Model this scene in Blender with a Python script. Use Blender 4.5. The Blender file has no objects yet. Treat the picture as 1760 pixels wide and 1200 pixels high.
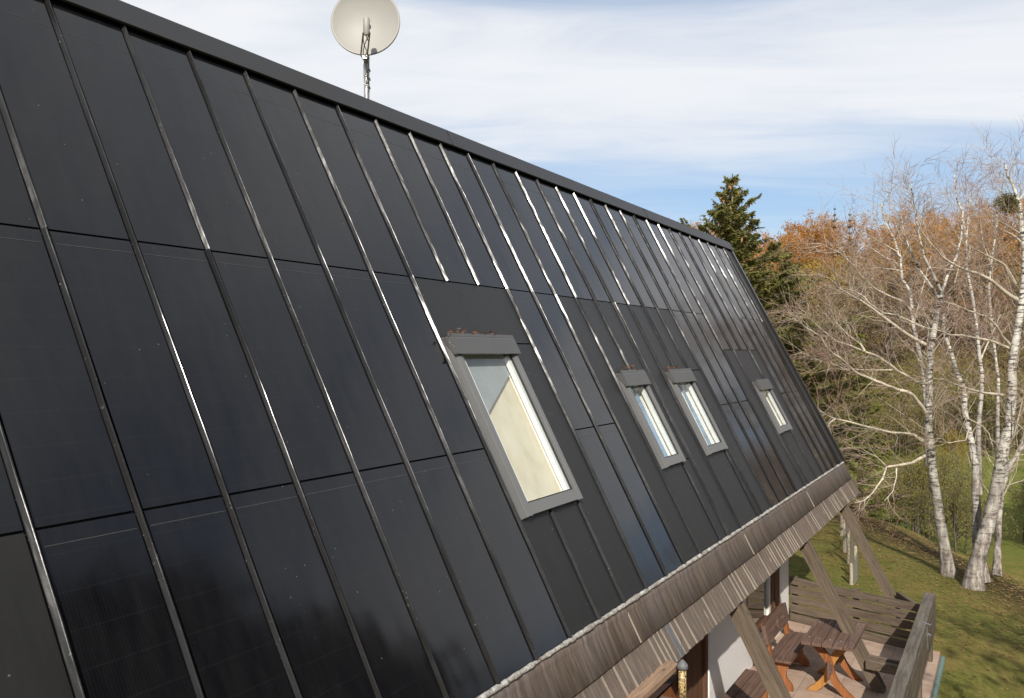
import bpy, math, random
import numpy as np
from mathutils import Vector, Matrix
R_ = math.radians
rng = random.Random(7)

# ------------------------------------------------------------------ camera, sky, sun, exposure
sc = bpy.context.scene
col = sc.collection
U = 0.52                                    # metres per roof rib spacing
CZ = 4.68                                   # camera height above the terrace floor
cam = bpy.data.objects.new("camera", bpy.data.cameras.new("camera"))
col.objects.link(cam)
cam.location = (0, 0, CZ)
cam.rotation_euler = (R_(90.31), 0, R_(29.04))
cam.data.sensor_width = 36.0
cam.data.lens = 36.0 * 1540.8 / 1760
cam.data.clip_start = 0.05
cam.data.clip_end = 3000
sc.camera = cam

SUN_EL = R_(33)
SUN = Vector((0.407 * math.cos(SUN_EL), -0.913 * math.cos(SUN_EL), math.sin(SUN_EL)))
sd = bpy.data.lights.new("sun", 'SUN'); sd.energy = 4.4; sd.angle = R_(0.5); sd.color = (1.0, 0.94, 0.85)
so = bpy.data.objects.new("sun", sd); col.objects.link(so)
so.rotation_euler = SUN.to_track_quat('Z', 'Y').to_euler(); so.location = (20, -40, 40)

sc.view_settings.view_transform = 'Standard'
sc.view_settings.look = 'None'
sc.view_settings.exposure = 0.25
sc.view_settings.gamma = 1.0
sc.view_settings.use_curve_mapping = False

class G:
    """small node-graph helper"""
    def __init__(s, tree): s.t = tree; s.n = tree.nodes; s.l = tree.links
    def new(s, typ, **kw):
        nd = s.n.new(typ)
        for k, v in kw.items():
            if k == 'inp':
                for a, b in v.items():
                    if isinstance(b, bpy.types.NodeSocket): s.l.new(b, nd.inputs[a])
                    else: nd.inputs[a].default_value = b
            else: setattr(nd, k, v)
        return nd
    def math(s, op, a, b=0.0, c=0.0, clamp=False):
        nd = s.new('ShaderNodeMath', operation=op, use_clamp=clamp)
        for i, v in enumerate((a, b, c)):
            if isinstance(v, bpy.types.NodeSocket): s.l.new(v, nd.inputs[i])
            else: nd.inputs[i].default_value = v
        return nd.outputs[0]
    def ramp(s, fac, stops, interp='LINEAR'):
        nd = s.new('ShaderNodeValToRGB'); s.l.new(fac, nd.inputs[0])
        cr = nd.color_ramp; cr.interpolation = interp
        while len(cr.elements) < len(stops): cr.elements.new(0.5)
        for e, (p, c) in zip(cr.elements, stops):
            e.position = p
            e.color = (c, c, c, 1) if isinstance(c, (int, float)) else (*c, 1)
        return nd.outputs[0]
    def mixc(s, fac, a, b, blend='MIX'):
        nd = s.new('ShaderNodeMix', data_type='RGBA', blend_type=blend)
        for i, v in ((0, fac), (6, a), (7, b)):
            if isinstance(v, bpy.types.NodeSocket): s.l.new(v, nd.inputs[i])
            elif isinstance(v, (int, float)): nd.inputs[i].default_value = v
            else: nd.inputs[i].default_value = (*v, 1)
        return nd.outputs[2]
    def obj(s): return s.new('ShaderNodeTexCoord').outputs['Object']
    def mapping(s, vec, scale=(1, 1, 1), rot=(0, 0, 0), loc=(0, 0, 0)):
        nd = s.new('ShaderNodeMapping'); s.l.new(vec, nd.inputs[0])
        nd.inputs['Scale'].default_value = scale; nd.inputs['Rotation'].default_value = rot
        nd.inputs['Location'].default_value = loc
        return nd.outputs[0]
    def noise(s, vec, scale, detail=4, rough=0.55, dist=0.0):
        nd = s.new('ShaderNodeTexNoise', inp={'Scale': scale, 'Detail': detail, 'Roughness': rough, 'Distortion': dist})
        s.l.new(vec, nd.inputs['Vector'])
        return nd.outputs['Fac']
    def vor(s, vec, scale, feature='F1'):
        nd = s.new('ShaderNodeTexVoronoi', feature=feature, inp={'Scale': scale}); s.l.new(vec, nd.inputs['Vector'])
        return nd
    def bump(s, h, strength=0.3, dist=0.01):
        return s.new('ShaderNodeBump', inp={'Strength': strength, 'Distance': dist, 'Height': h}).outputs[0]

world = bpy.data.worlds.new("World"); sc.world = world; world.use_nodes = True
g = G(world.node_tree); g.n.clear()
sky = g.new('ShaderNodeTexSky', sky_type='NISHITA'); sky.sun_disc = False
sky.sun_elevation = SUN_EL; sky.sun_rotation = math.atan2(SUN.x, SUN.y)
sky.altitude = 700; sky.air_density = 1.0; sky.dust_density = 0.6; sky.ozone_density = 1.6
bg = g.new('ShaderNodeBackground', inp={'Color': sky.outputs[0], 'Strength': 0.10})
dirv = g.new('ShaderNodeTexCoord').outputs['Generated']
sep = g.new('ShaderNodeSeparateXYZ', inp={0: dirv})
z = sep.outputs[2]
zz = g.math('ADD', g.math('MAXIMUM', z, 0.0), 0.10)
px_ = g.math('DIVIDE', sep.outputs[0], zz); py_ = g.math('DIVIDE', sep.outputs[1], zz)
cv = g.new('ShaderNodeCombineXYZ', inp={0: px_, 1: py_, 2: 0.0}).outputs[0]
cvr = g.mapping(cv, rot=(0, 0, R_(-25)), scale=(1, 1, 1))
n1 = g.noise(g.mapping(cvr, scale=(0.20, 0.36, 1), loc=(3.1, 1.7, 0)), 1.0, 6, 0.52, 0.4)
n2 = g.noise(g.mapping(cvr, scale=(0.8, 2.6, 1), loc=(0.4, 5.0, 0)), 1.2, 6, 0.58, 0.9)
nn = g.math('ADD', g.math('MULTIPLY', n1, 0.74), g.math('MULTIPLY', n2, 0.26))
band = g.ramp(z, [(0.0, 0.02), (0.13, 0.0), (0.165, 0.06), (0.215, 0.17), (0.28, 0.25), (0.33, 0.17), (0.38, 0.08), (0.52, 0.10), (0.66, 0.24), (0.8, 0.28), (1.0, 0.2)])
cm = g.new('ShaderNodeMapRange', interpolation_type='SMOOTHSTEP',
           inp={'Value': g.math('ADD', nn, band), 'From Min': 0.40, 'From Max': 0.77, 'To Min': 0.0, 'To Max': 0.97}).outputs[0]
haze = g.ramp(z, [(0.0, 0.90), (0.10, 0.80), (0.2, 0.62), (0.4, 0.30), (0.8, 0.0)])
hz = g.math('MAXIMUM', cm, haze)
ccol = g.ramp(nn, [(0.30, (0.62, 0.69, 0.78)), (0.46, (0.73, 0.75, 0.785)), (0.62, (0.785, 0.79, 0.805))])
lowc = g.ramp(z, [(0.0, (0.56, 0.66, 0.76)), (0.11, (0.43, 0.575, 0.74)), (0.19, (0.28, 0.46, 0.715)), (0.5, (0.25, 0.37, 0.57))])
hcol = g.mixc(cm, lowc, ccol)
cb = g.new('ShaderNodeBackground', inp={'Color': hcol, 'Strength': 1.0})
mx = g.new('ShaderNodeMixShader', inp={0: hz}); g.l.new(bg.outputs[0], mx.inputs[1]); g.l.new(cb.outputs[0], mx.inputs[2])
g.l.new(mx.outputs[0], g.new('ShaderNodeOutputWorld').inputs[0])

# ------------------------------------------------------------------ geometry helpers
YAW, PIT, FOC = -0.5069, 0.0054, 1540.8
FW = np.array([math.sin(YAW) * math.cos(PIT), math.cos(YAW) * math.cos(PIT), math.sin(PIT)])
RT = np.array([math.cos(YAW), -math.sin(YAW), 0.0]); UPV = np.cross(RT, FW)
CAMP = np.array([0, 0, CZ])
def seen(x, y, depth):                       # where a measured point of the photo stands, `depth` metres out
    return CAMP + (FW + RT * (x - 880) / FOC + UPV * (600 - y) / FOC) * depth
TH = 1.0871
O_ = np.array([-8.0428, 5.3034, 1.1915])
DN = np.array([math.cos(TH), 0, -math.sin(TH)])      # down the slope
NM = np.array([math.sin(TH), 0, math.cos(TH)])       # out of the roof
EY = np.array([0, 1.0, 0])
def RP(k, v, o=0.0):                         # roof coordinates (rib, slope, out) to metres
    return (O_ + EY * k + DN * v + NM * o) * U + CAMP
def P(x, y, z):                              # measured units from the camera to metres
    return np.array([x, y, z]) * U + CAMP

class MB:
    def __init__(s): s.v = []; s.f = []; s.m = []; s.sm = []
    def add(s, vs, fs, mi=0, smooth=False):
        b = len(s.v); s.v.extend([tuple(map(float, p)) for p in vs])
        for f in fs: s.f.append([b + i for i in f]); s.m.append(mi); s.sm.append(smooth)
    def box8(s, p, mi=0):                    # 8 corners: bottom 4 ccw, top 4
        s.add(p, [(3, 2, 1, 0), (4, 5, 6, 7), (0, 1, 5, 4), (1, 2, 6, 5), (2, 3, 7, 6), (3, 0, 4, 7)], mi)
    def box(s, a, b, mi=0):
        x0, y0, z0 = a; x1, y1, z1 = b
        s.box8([(x0, y0, z0), (x1, y0, z0), (x1, y1, z0), (x0, y1, z0), (x0, y0, z1), (x1, y0, z1), (x1, y1, z1), (x0, y1, z1)], mi)
    def rbox(s, k0, k1, v0, v1, o0, o1, mi=0):
        q = [(k0, v1), (k0, v0), (k1, v0), (k1, v1)]
        q = [(k0, v0), (k0, v1), (k1, v1), (k1, v0)]
        s.box8([RP(k, v, o0) for k, v in q] + [RP(k, v, o1) for k, v in q], mi)
    def beam(s, a, b, w, h, up=(0, 0, 1), mi=0, bev=0.0):
        a = np.array(a, float); b = np.array(b, float); t = (b - a) / np.linalg.norm(b - a)
        sd_ = np.cross(t, np.array(up, float)); sd_ /= np.linalg.norm(sd_); u2 = np.cross(sd_, t)
        c = min(w, h) * 0.5 * bev
        if bev <= 0: pr = [(-w / 2, -h / 2), (w / 2, -h / 2), (w / 2, h / 2), (-w / 2, h / 2)]
        else: pr = [(-w/2+c, -h/2), (w/2-c, -h/2), (w/2, -h/2+c), (w/2, h/2-c), (w/2-c, h/2), (-w/2+c, h/2), (-w/2, h/2-c), (-w/2, -h/2+c)]
        n = len(pr)
        vs = [a + sd_ * x + u2 * y for x, y in pr] + [b + sd_ * x + u2 * y for x, y in pr]
        s.add(vs, [tuple(range(n - 1, -1, -1)), tuple(range(n, 2 * n))] + [(i, (i + 1) % n, n + (i + 1) % n, n + i) for i in range(n)], mi)
    def prism(s, poly, off, mi=0):           # planar outline pushed along `off`
        n = len(poly); off = np.array(off, float); vs = [np.array(p, float) for p in poly]; vs = vs + [p + off for p in vs]
        s.add(vs, [tuple(range(n - 1, -1, -1)), tuple(range(n, 2 * n))] + [(i, (i + 1) % n, n + (i + 1) % n, n + i) for i in range(n)], mi)
    def tube(s, pts, rad, n=6, mi=0, cap=True, smooth=True):
        pts = [np.array(p, float) for p in pts]; m = len(pts)
        if isinstance(rad, (int, float)): rad = [rad] * m
        ref = np.array([0.31, 0.2, 0.93]); vs = []
        for i in range(m):
            t = pts[min(i + 1, m - 1)] - pts[max(i - 1, 0)]; t = t / (np.linalg.norm(t) + 1e-9)
            a = np.cross(t, ref); la = np.linalg.norm(a)
            if la < 1e-3: a = np.cross(t, np.array([1, 0, 0])); la = np.linalg.norm(a)
            a /= la; b = np.cross(t, a)
            for j in range(n):
                an = 2 * math.pi * j / n
                vs.append(pts[i] + (a * math.cos(an) + b * math.sin(an)) * rad[i])
        fs = [(i * n + j, i * n + (j + 1) % n, (i + 1) * n + (j + 1) % n, (i + 1) * n + j) for i in range(m - 1) for j in range(n)]
        s.add(vs, fs, mi, smooth)
        if cap: s.add(vs[:n], [tuple(range(n - 1, -1, -1))], mi); s.add(vs[-n:], [tuple(range(n))], mi)
    def lathe(s, prof, n=24, c=(0, 0, 0), mi=0, smooth=True):
        vs = []; m = len(prof)
        for r, zz_ in prof:
            for j in range(n):
                a = 2 * math.pi * j / n; vs.append((c[0] + r * math.cos(a), c[1] + r * math.sin(a), c[2] + zz_))
        s.add(vs, [(i * n + j, i * n + (j + 1) % n, (i + 1) * n + (j + 1) % n, (i + 1) * n + j) for i in range(m - 1) for j in range(n)], mi, smooth)
    def build(s, name, mats, parent=None, loc=None):
        """ONE mesh object; vertices were given in metres of the world"""
        L = Vector(parent['_base']) if parent is not None else Vector(loc if loc is not None else (0, 0, 0))
        me = bpy.data.meshes.new(name)
        me.from_pydata([(x - L.x, y - L.y, z_ - L.z) for x, y, z_ in s.v], [], s.f)
        if not isinstance(mats, (list, tuple)): mats = [mats]
        for m in mats: me.materials.append(m)
        me.polygons.foreach_set('material_index', s.m)
        me.polygons.foreach_set('use_smooth', s.sm)
        me.update()
        o = bpy.data.objects.new(name, me); col.objects.link(o)
        if parent is not None:
            o.parent = parent; o['_base'] = tuple(L)
        else: o.location = L
        return o
def empty(name, loc, label=None, cat=None, group=None):
    o = bpy.data.objects.new(name, None); col.objects.link(o); o.location = tuple(map(float, loc)); o['_base'] = tuple(map(float, loc))
    o.empty_display_size = 0.2
    return tag(o, label, cat, group)
def tag(o, label=None, cat=None, group=None, kind=None):
    if label: o['label'] = label
    if cat: o['category'] = cat
    if group: o['group'] = group
    if kind: o['kind'] = kind
    return o
def raw_mesh(name, v, f, mats, mi=None, parent=None, loc=(0, 0, 0), smooth=False):
    """numpy arrays of quads (n,4) to one mesh object"""
    L = np.array(parent['_base'] if parent is not None else loc, float)
    me = bpy.data.meshes.new(name); v = np.asarray(v, float) - L; f = np.asarray(f, np.int32)
    k = f.shape[1]
    me.vertices.add(len(v)); me.vertices.foreach_set('co', v.astype(np.float32).ravel())
    me.loops.add(f.size); me.loops.foreach_set('vertex_index', f.ravel())
    me.polygons.add(len(f)); me.polygons.foreach_set('loop_start', np.arange(len(f), dtype=np.int32) * k)
    if not isinstance(mats, (list, tuple)): mats = [mats]
    for m in mats: me.materials.append(m)
    if mi is not None: me.polygons.foreach_set('material_index', np.asarray(mi, np.int32))
    if smooth: me.polygons.foreach_set('use_smooth', np.ones(len(f), bool))
    me.update(calc_edges=True); me.validate()
    o = bpy.data.objects.new(name, me); col.objects.link(o)
    if parent is not None: o.parent = parent; o['_base'] = tuple(L)
    else: o.location = tuple(L)
    return o

# ------------------------------------------------------------------ materials
def mat(name, fn, disp=None):
    m = bpy.data.materials.new(name); m.use_nodes = True
    g = G(m.node_tree); g.n.clear()
    out = g.new('ShaderNodeOutputMaterial'); bs = g.new('ShaderNodeBsdfPrincipled')
    g.l.new(bs.outputs[0], out.inputs[0])
    def put(**kw):
        for k, v in kw.items():
            s = bs.inputs[{'color': 'Base Color', 'rough': 'Roughness', 'metal': 'Metallic', 'spec': 'Specular IOR Level',
                           'normal': 'Normal', 'coat': 'Coat Weight', 'coatr': 'Coat Roughness', 'trans': 'Transmission Weight',
                           'sheen': 'Sheen Weight', 'alpha': 'Alpha', 'ior': 'IOR', 'sss': 'Subsurface Weight'}[k]]
            if isinstance(v, bpy.types.NodeSocket): g.l.new(v, s)
            elif k == 'color': s.default_value = (*v, 1)
            else: s.default_value = v
    fn(g, put, bs, out)
    return m
def slope_coords(g):
    c = g.obj(); d = g.new('ShaderNodeVectorMath', operation='DOT_PRODUCT'); g.l.new(c, d.inputs[0]); d.inputs[1].default_value = tuple(DN)
    y = g.new('ShaderNodeSeparateXYZ', inp={0: c}).outputs[1]
    return c, y, d.outputs['Value']
def specks(g, c, scale, r0, r1):
    v = g.vor(c, scale)
    n = g.noise(c, scale * 0.31, 2)
    return g.math('MULTIPLY', g.ramp(v.outputs['Distance'], [(r0, 1.0), (r1, 0.0)]), g.ramp(n, [(0.5, 0.0), (0.56, 1.0)]))
def m_solar(g, put, bs, out):
    c, y, v = slope_coords(g)
    kv = g.new('ShaderNodeCombineXYZ', inp={0: y, 1: v, 2: 0.0}).outputs[0]
    fine = g.math('FRACT', g.math('MULTIPLY', y, 62.0)); line = g.ramp(fine, [(0.0, 1.0), (0.12, 0.0), (0.88, 0.0), (1.0, 1.0)])
    cell = g.math('FRACT', g.math('MULTIPLY', v, 6.2)); cl = g.ramp(cell, [(0.0, 1.0), (0.03, 0.0), (0.97, 0.0), (1.0, 1.0)])
    dust = g.noise(g.mapping(kv, scale=(5, 1.2, 1)), 2.2, 6, 0.6)
    grain = g.noise(c, 420, 2, 0.5)
    base = g.mixc(g.ramp(dust, [(0.3, 0.0), (0.75, 1.0)]), (0.0045, 0.0048, 0.0062), (0.0105, 0.0100, 0.0108))
    base = g.mixc(g.math('MULTIPLY', line, 0.10), base, (0.05, 0.05, 0.052))
    base = g.mixc(g.math('MULTIPLY', cl, 0.09), base, (0.05, 0.05, 0.055))
    sp = specks(g, c, 13, 0.025, 0.065)
    base = g.mixc(g.math('MULTIPLY', sp, 0.35), base, (0.42, 0.40, 0.36))
    wav = g.noise(g.mapping(kv, scale=(1.5, 0.7, 1)), 1.3, 2, 0.5)
    put(color=base, rough=g.math('ADD', g.math('MULTIPLY', dust, 0.09), 0.05), spec=0.40,
        normal=g.bump(wav, 0.22, 0.02))
def m_sheet(g, put, bs, out):
    c, y, v = slope_coords(g)
    kv = g.new('ShaderNodeCombineXYZ', inp={0: y, 1: v, 2: 0.0}).outputs[0]
    n = g.noise(g.mapping(kv, scale=(3, 0.7, 1)), 1.8, 5, 0.6); gr = g.noise(c, 350, 2)
    base = g.mixc(g.ramp(n, [(0.3, 0.0), (0.7, 1.0)]), (0.012, 0.0118, 0.0115), (0.0205, 0.0195, 0.0185))
    sp = specks(g, c, 11, 0.03, 0.07)
    base = g.mixc(g.math('MULTIPLY', sp, 0.5), base, (0.4, 0.38, 0.34))
    put(color=base, rough=g.math('ADD', 0.38, g.math('MULTIPLY', n, 0.14)), spec=0.36, normal=g.bump(g.math('ADD', n, g.math('MULTIPLY', gr, 0.03)), 0.2, 0.02))
def m_rib(g, put, bs, out):
    c, y, v = slope_coords(g)
    n = g.noise(c, 7, 4, 0.6); n2 = g.noise(g.mapping(c, scale=(1, 6, 1)), 1.7, 3)
    base = g.mixc(n, (0.008, 0.0078, 0.0075), (0.020, 0.0185, 0.017))
    sp = g.math('MULTIPLY', g.ramp(g.noise(c, 60, 2), [(0.66, 0.0), (0.72, 1.0)]), g.ramp(n2, [(0.5, 0.0), (0.6, 1.0)]))
    base = g.mixc(g.math('MULTIPLY', sp, 0.28), base, (0.35, 0.32, 0.28))
    put(color=base, rough=g.math('ADD', 0.13, g.math('MULTIPLY', n2, 0.17)), spec=0.40, normal=g.bump(g.math('ADD', g.math('MULTIPLY', n2, 1.0), g.math('MULTIPLY', n, 0.09)), 0.5, 0.02))
def m_plain(colr, rough=0.5, metal=0.0, var=0.25, scale=8, spec=0.5, bump=0.15):
    def f(g, put, bs, out):
        c = g.obj(); n = g.noise(c, scale, 5, 0.6); gr = g.noise(c, scale * 14, 3)
        a = tuple(x * (1 - var) for x in colr); b = tuple(min(1, x * (1 + var)) for x in colr)
        put(color=g.mixc(g.ramp(n, [(0.25, 0.0), (0.75, 1.0)]), a, b), rough=g.math('ADD', rough - 0.06, g.math('MULTIPLY', n, 0.12)), metal=metal, spec=spec,
            normal=g.bump(g.math('ADD', n, g.math('MULTIPLY', gr, 0.3)), bump, 0.01))
    return f
def m_wood(c0, c1, c2, axis, rough=0.75, grain=1.0):
    """weathered wood, grain along `axis` (unit vector)"""
    ax = Vector(axis).normalized(); q = ax.rotation_difference(Vector((0, 0, 1))).to_euler()
    def f(g, put, bs, out):
        p = g.mapping(g.obj(), rot=tuple(q)); p2 = g.mapping(p, scale=(1, 1, 0.05))
        a = g.noise(p2, 26 * grain, 6, 0.65, 0.6); b = g.noise(p2, 90 * grain, 4, 0.6); w = g.noise(p, 1.6, 4, 0.6)
        colr = g.ramp(a, [(0.28, c0), (0.5, c1), (0.74, c2)])
        colr = g.mixc(g.ramp(b, [(0.35, 0.55), (0.5, 0.0)]), colr, tuple(x * 0.45 for x in c0))
        colr = g.mixc(g.ramp(w, [(0.35, 0.0), (0.8, 0.45)]), colr, c2)
        kn = g.vor(g.mapping(p, scale=(1, 1, 0.35)), 5.0).outputs['Distance']
        colr = g.mixc(g.ramp(kn, [(0.03, 0.7), (0.07, 0.0)]), colr, tuple(x * 0.3 for x in c0))
        put(color=colr, rough=rough, spec=0.3, normal=g.bump(g.math('ADD', a, g.math('MULTIPLY', b, 0.6)), 0.55, 0.012))
    return f
def m_fascia(g, put, bs, out):
    c, y, v = slope_coords(g)
    kv = g.new('ShaderNodeCombineXYZ', inp={0: y, 1: v, 2: 0.0}).outputs[0]
    st = g.noise(g.mapping(kv, scale=(7, 0.55, 1)), 2.6, 7, 0.68, 0.15); bl = g.noise(g.mapping(kv, scale=(1, 1.6, 1)), 1.1, 4, 0.6)
    colr = g.ramp(st, [(0.30, (0.062, 0.045, 0.037)), (0.46, (0.130, 0.098, 0.080)), (0.62, (0.215, 0.168, 0.140)), (0.78, (0.31, 0.26, 0.225))])
    colr = g.mixc(g.ramp(bl, [(0.45, 0.0), (0.75, 0.55)]), colr, (0.12, 0.12, 0.135))
    gr = g.noise(c, 120, 3)
    put(color=colr, rough=0.72, spec=0.35, normal=g.bump(g.math('ADD', st, g.math('MULTIPLY', gr, 0.3)), 0.4, 0.012))
def m_shingle(g, put, bs, out):
    c, y, v = slope_coords(g)
    kv = g.new('ShaderNodeCombineXYZ', inp={0: y, 1: v, 2: 0.0}).outputs[0]
    st = g.noise(g.mapping(kv, scale=(16, 0.8, 1)), 3.0, 6, 0.7); bl = g.noise(kv, 4.0, 4, 0.6); fine = g.noise(g.mapping(kv, scale=(30, 1.6, 1)), 3.5, 3, 0.6)
    colr = g.ramp(st, [(0.28, (0.070, 0.052, 0.041)), (0.5, (0.150, 0.115, 0.092)), (0.75, (0.235, 0.19, 0.155))])
    colr = g.mixc(g.ramp(fine, [(0.6, 0.0), (0.7, 0.55)]), colr, (0.36, 0.31, 0.26))
    colr = g.mixc(g.ramp(bl, [(0.5, 0.0), (0.8, 0.5)]), colr, (0.11, 0.10, 0.095))
    put(color=colr, rough=0.8, spec=0.3, normal=g.bump(g.math('ADD', st, fine), 0.5, 0.01))
def m_bark_birch(g, put, bs, out):
    c = g.obj()
    band = g.noise(g.mapping(c, scale=(2.0, 2.0, 9.0)), 1.5, 5, 0.7, 0.5)
    patch = g.noise(g.mapping(c, scale=(1, 1, 0.6)), 2.2, 5, 0.65)
    z_ = g.new('ShaderNodeSeparateXYZ', inp={0: c}).outputs[2]
    rough_low = g.ramp(g.math('ADD', g.math('MULTIPLY', z_, -0.10), patch), [(0.02, 0.0), (0.42, 1.0)])
    white = g.mixc(g.noise(c, 5, 4), (0.48, 0.445, 0.385), (0.76, 0.73, 0.66))
    dark = g.ramp(band, [(0.50, 0.0), (0.58, 1.0)])
    colr = g.mixc(dark, white, (0.05, 0.042, 0.035))
    crack = g.noise(g.mapping(c, scale=(5, 5, 1.2)), 2.0, 6, 0.75)
    lowc = g.ramp(crack, [(0.35, (0.045, 0.036, 0.03)), (0.52, (0.20, 0.165, 0.14)), (0.66, (0.55, 0.50, 0.44))])
    colr = g.mixc(g.math('MULTIPLY', rough_low, 0.85), colr, lowc)
    put(color=colr, rough=0.8, spec=0.25, normal=g.bump(g.math('ADD', band, crack), 0.6, 0.03))
def m_leafy(cols, scale=0.25, rough=0.65, fine=9.0, transl=0.25):
    def f(g, put, bs, out):
        c = g.new('ShaderNodeNewGeometry').outputs['Position']
        n = g.math('ADD', g.math('MULTIPLY', g.noise(c, scale, 3, 0.6), 0.6), g.math('MULTIPLY', g.noise(c, fine, 2, 0.5), 0.4))
        k = len(cols); colr = g.ramp(n, [(0.32 + 0.36 * i / (k - 1), q) for i, q in enumerate(cols)])
        put(color=colr, rough=rough, spec=0.25)
        if transl > 0:
            tr = g.new('ShaderNodeBsdfTranslucent'); g.l.new(colr, tr.inputs[0])
            mxs = g.new('ShaderNodeMixShader', inp={0: transl}); g.l.new(bs.outputs[0], mxs.inputs[1]); g.l.new(tr.outputs[0], mxs.inputs[2])
            g.l.new(mxs.outputs[0], out.inputs[0])
    return f
def m_ground(g, put, bs, out):
    c = g.new('ShaderNodeNewGeometry').outputs['Position']
    at = g.new('ShaderNodeAttribute', attribute_name='litter').outputs['Fac']
    fo = g.new('ShaderNodeAttribute', attribute_name='wood').outputs['Fac']; me_ = g.new('ShaderNodeAttribute', attribute_name='meadow').outputs['Fac']
    big = g.noise(c, 0.22, 4, 0.6); med = g.noise(c, 1.7, 5, 0.65); fin = g.noise(c, 22, 4, 0.7); blade = g.noise(g.mapping(c, scale=(1, 1, 0.3)), 70, 3, 0.7)
    tuft = g.math('ADD', g.math('MULTIPLY', fin, 0.55), g.math('MULTIPLY', g.noise(c, 6.5, 4, 0.7), 0.45))
    grass = g.ramp(tuft, [(0.30, (0.052, 0.060, 0.011)), (0.5, (0.185, 0.19, 0.040)), (0.70, (0.36, 0.335, 0.095))])
    grass = g.mixc(g.ramp(g.math('ADD', g.math('MULTIPLY', big, 0.5), g.math('MULTIPLY', med, 0.5)), [(0.44, 0.0), (0.62, 0.80)]), grass, (0.34, 0.245, 0.08))
    grass = g.mixc(g.math('MULTIPLY', me_, 0.8), grass, g.mixc(med, (0.13, 0.165, 0.03), (0.25, 0.27, 0.06)))
    leaf = g.ramp(g.noise(c, 9, 5, 0.75), [(0.3, (0.022, 0.014, 0.009)), (0.5, (0.075, 0.045, 0.024)), (0.72, (0.20, 0.12, 0.05))])
    colr = g.mixc(g.math('MULTIPLY', at, g.ramp(med, [(0.3, 0.7), (0.55, 1.0)])), grass, leaf)
    flo = g.ramp(g.noise(c, 3, 5, 0.7), [(0.35, (0.08, 0.06, 0.03)), (0.6, (0.19, 0.13, 0.065)), (0.8, (0.16, 0.15, 0.05))])
    colr = g.mixc(fo, colr, flo)
    put(color=colr, rough=0.95, spec=0.15, normal=g.bump(g.math('ADD', fin, blade), 0.9, 0.06))
def m_tile(g, put, bs, out):
    c = g.obj()
    br = g.new('ShaderNodeTexBrick', inp={'Scale': 1.0, 'Mortar Size': 0.006, 'Brick Width': 0.5, 'Row Height': 0.5, 'Bias': 0.0,
               'Color1': (0.34, 0.225, 0.165, 1), 'Color2': (0.42, 0.30, 0.225, 1), 'Mortar': (0.20, 0.16, 0.13, 1)})
    br.offset = 0.0; g.l.new(c, br.inputs['Vector'])
    n = g.noise(c, 4, 6, 0.65)
    colr = g.mixc(g.ramp(n, [(0.4, 0.0), (0.75, 0.6)]), br.outputs[0], (0.52, 0.42, 0.34))
    colr = g.mixc(g.ramp(g.noise(c, 26, 3), [(0.66, 0.0), (0.76, 0.6)]), colr, (0.14, 0.09, 0.06))
    put(color=colr, rough=0.8, spec=0.3, normal=g.bump(g.math('ADD', n, br.outputs['Fac']), 0.25, 0.005))
def m_plaster(g, put, bs, out):
    c = g.obj(); n = g.noise(c, 60, 4, 0.7); b = g.noise(c, 1.5, 4)
    put(color=g.mixc(b, (0.74, 0.735, 0.73), (0.82, 0.815, 0.80)), rough=0.9, spec=0.2, normal=g.bump(n, 0.5, 0.012))
def m_glass(g, put, bs, out):
    # window glass: mirror-like skin over a clear pane
    gl = g.new('ShaderNodeBsdfGlossy', inp={'Color': (1, 1, 1, 1), 'Roughness': 0.02}); tr = g.new('ShaderNodeBsdfTransparent', inp={'Color': (0.93, 0.96, 0.95, 1)})
    lw = g.new('ShaderNodeLayerWeight', inp={'Blend': 0.5}).outputs['Facing']
    fr = g.math('ADD', 0.06, g.math('MULTIPLY', g.math('POWER', lw, 5.0), 0.94))
    mxs = g.new('ShaderNodeMixShader', inp={0: fr})
    g.l.new(tr.outputs[0], mxs.inputs[1]); g.l.new(gl.outputs[0], mxs.inputs[2]); g.l.new(mxs.outputs[0], out.inputs[0])
def m_darkglass(g, put, bs, out):
    put(color=(0.012, 0.014, 0.014), rough=0.03, spec=0.9, coat=1.0, coatr=0.02)
def m_board(g, put, bs, out):
    c, y, v = slope_coords(g)
    n = g.noise(g.mapping(c, scale=(2, 3, 2)), 1.3, 5, 0.6, 0.3); k = g.vor(c, 5.5).outputs['Distance']
    colr = g.ramp(n, [(0.3, (0.60, 0.52, 0.37)), (0.5, (0.68, 0.605, 0.46)), (0.75, (0.73, 0.67, 0.54))])
    colr = g.mixc(g.ramp(k, [(0.03, 0.55), (0.10, 0.0)]), colr, (0.45, 0.30, 0.15))
    put(color=colr, rough=0.6, spec=0.3, normal=g.bump(n, 0.1, 0.004))
def m_seed(g, put, bs, out):
    v = g.vor(g.obj(), 95)
    colr = g.ramp(g.new('ShaderNodeSeparateColor', inp={0: v.outputs['Color']}).outputs[0], [(0.1, (0.05, 0.035, 0.02)), (0.4, (0.34, 0.22, 0.08)), (0.8, (0.60, 0.46, 0.22))])
    put(color=colr, rough=0.35, spec=0.5, coat=0.6, normal=g.bump(v.outputs['Distance'], 0.6, 0.006))
def m_foam(g, put, bs, out):
    c = g.obj(); n = g.noise(c, 22, 5, 0.7); k = g.noise(c, 5, 3)
    colr = g.ramp(n, [(0.3, (0.15, 0.12, 0.10)), (0.48, (0.42, 0.40, 0.36)), (0.7, (0.70, 0.69, 0.66))])
    colr = g.mixc(g.ramp(k, [(0.52, 0.0), (0.66, 0.6)]), colr, (0.22, 0.16, 0.13))
    put(color=colr, rough=0.8, spec=0.4, normal=g.bump(n, 1.0, 0.03))

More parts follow.
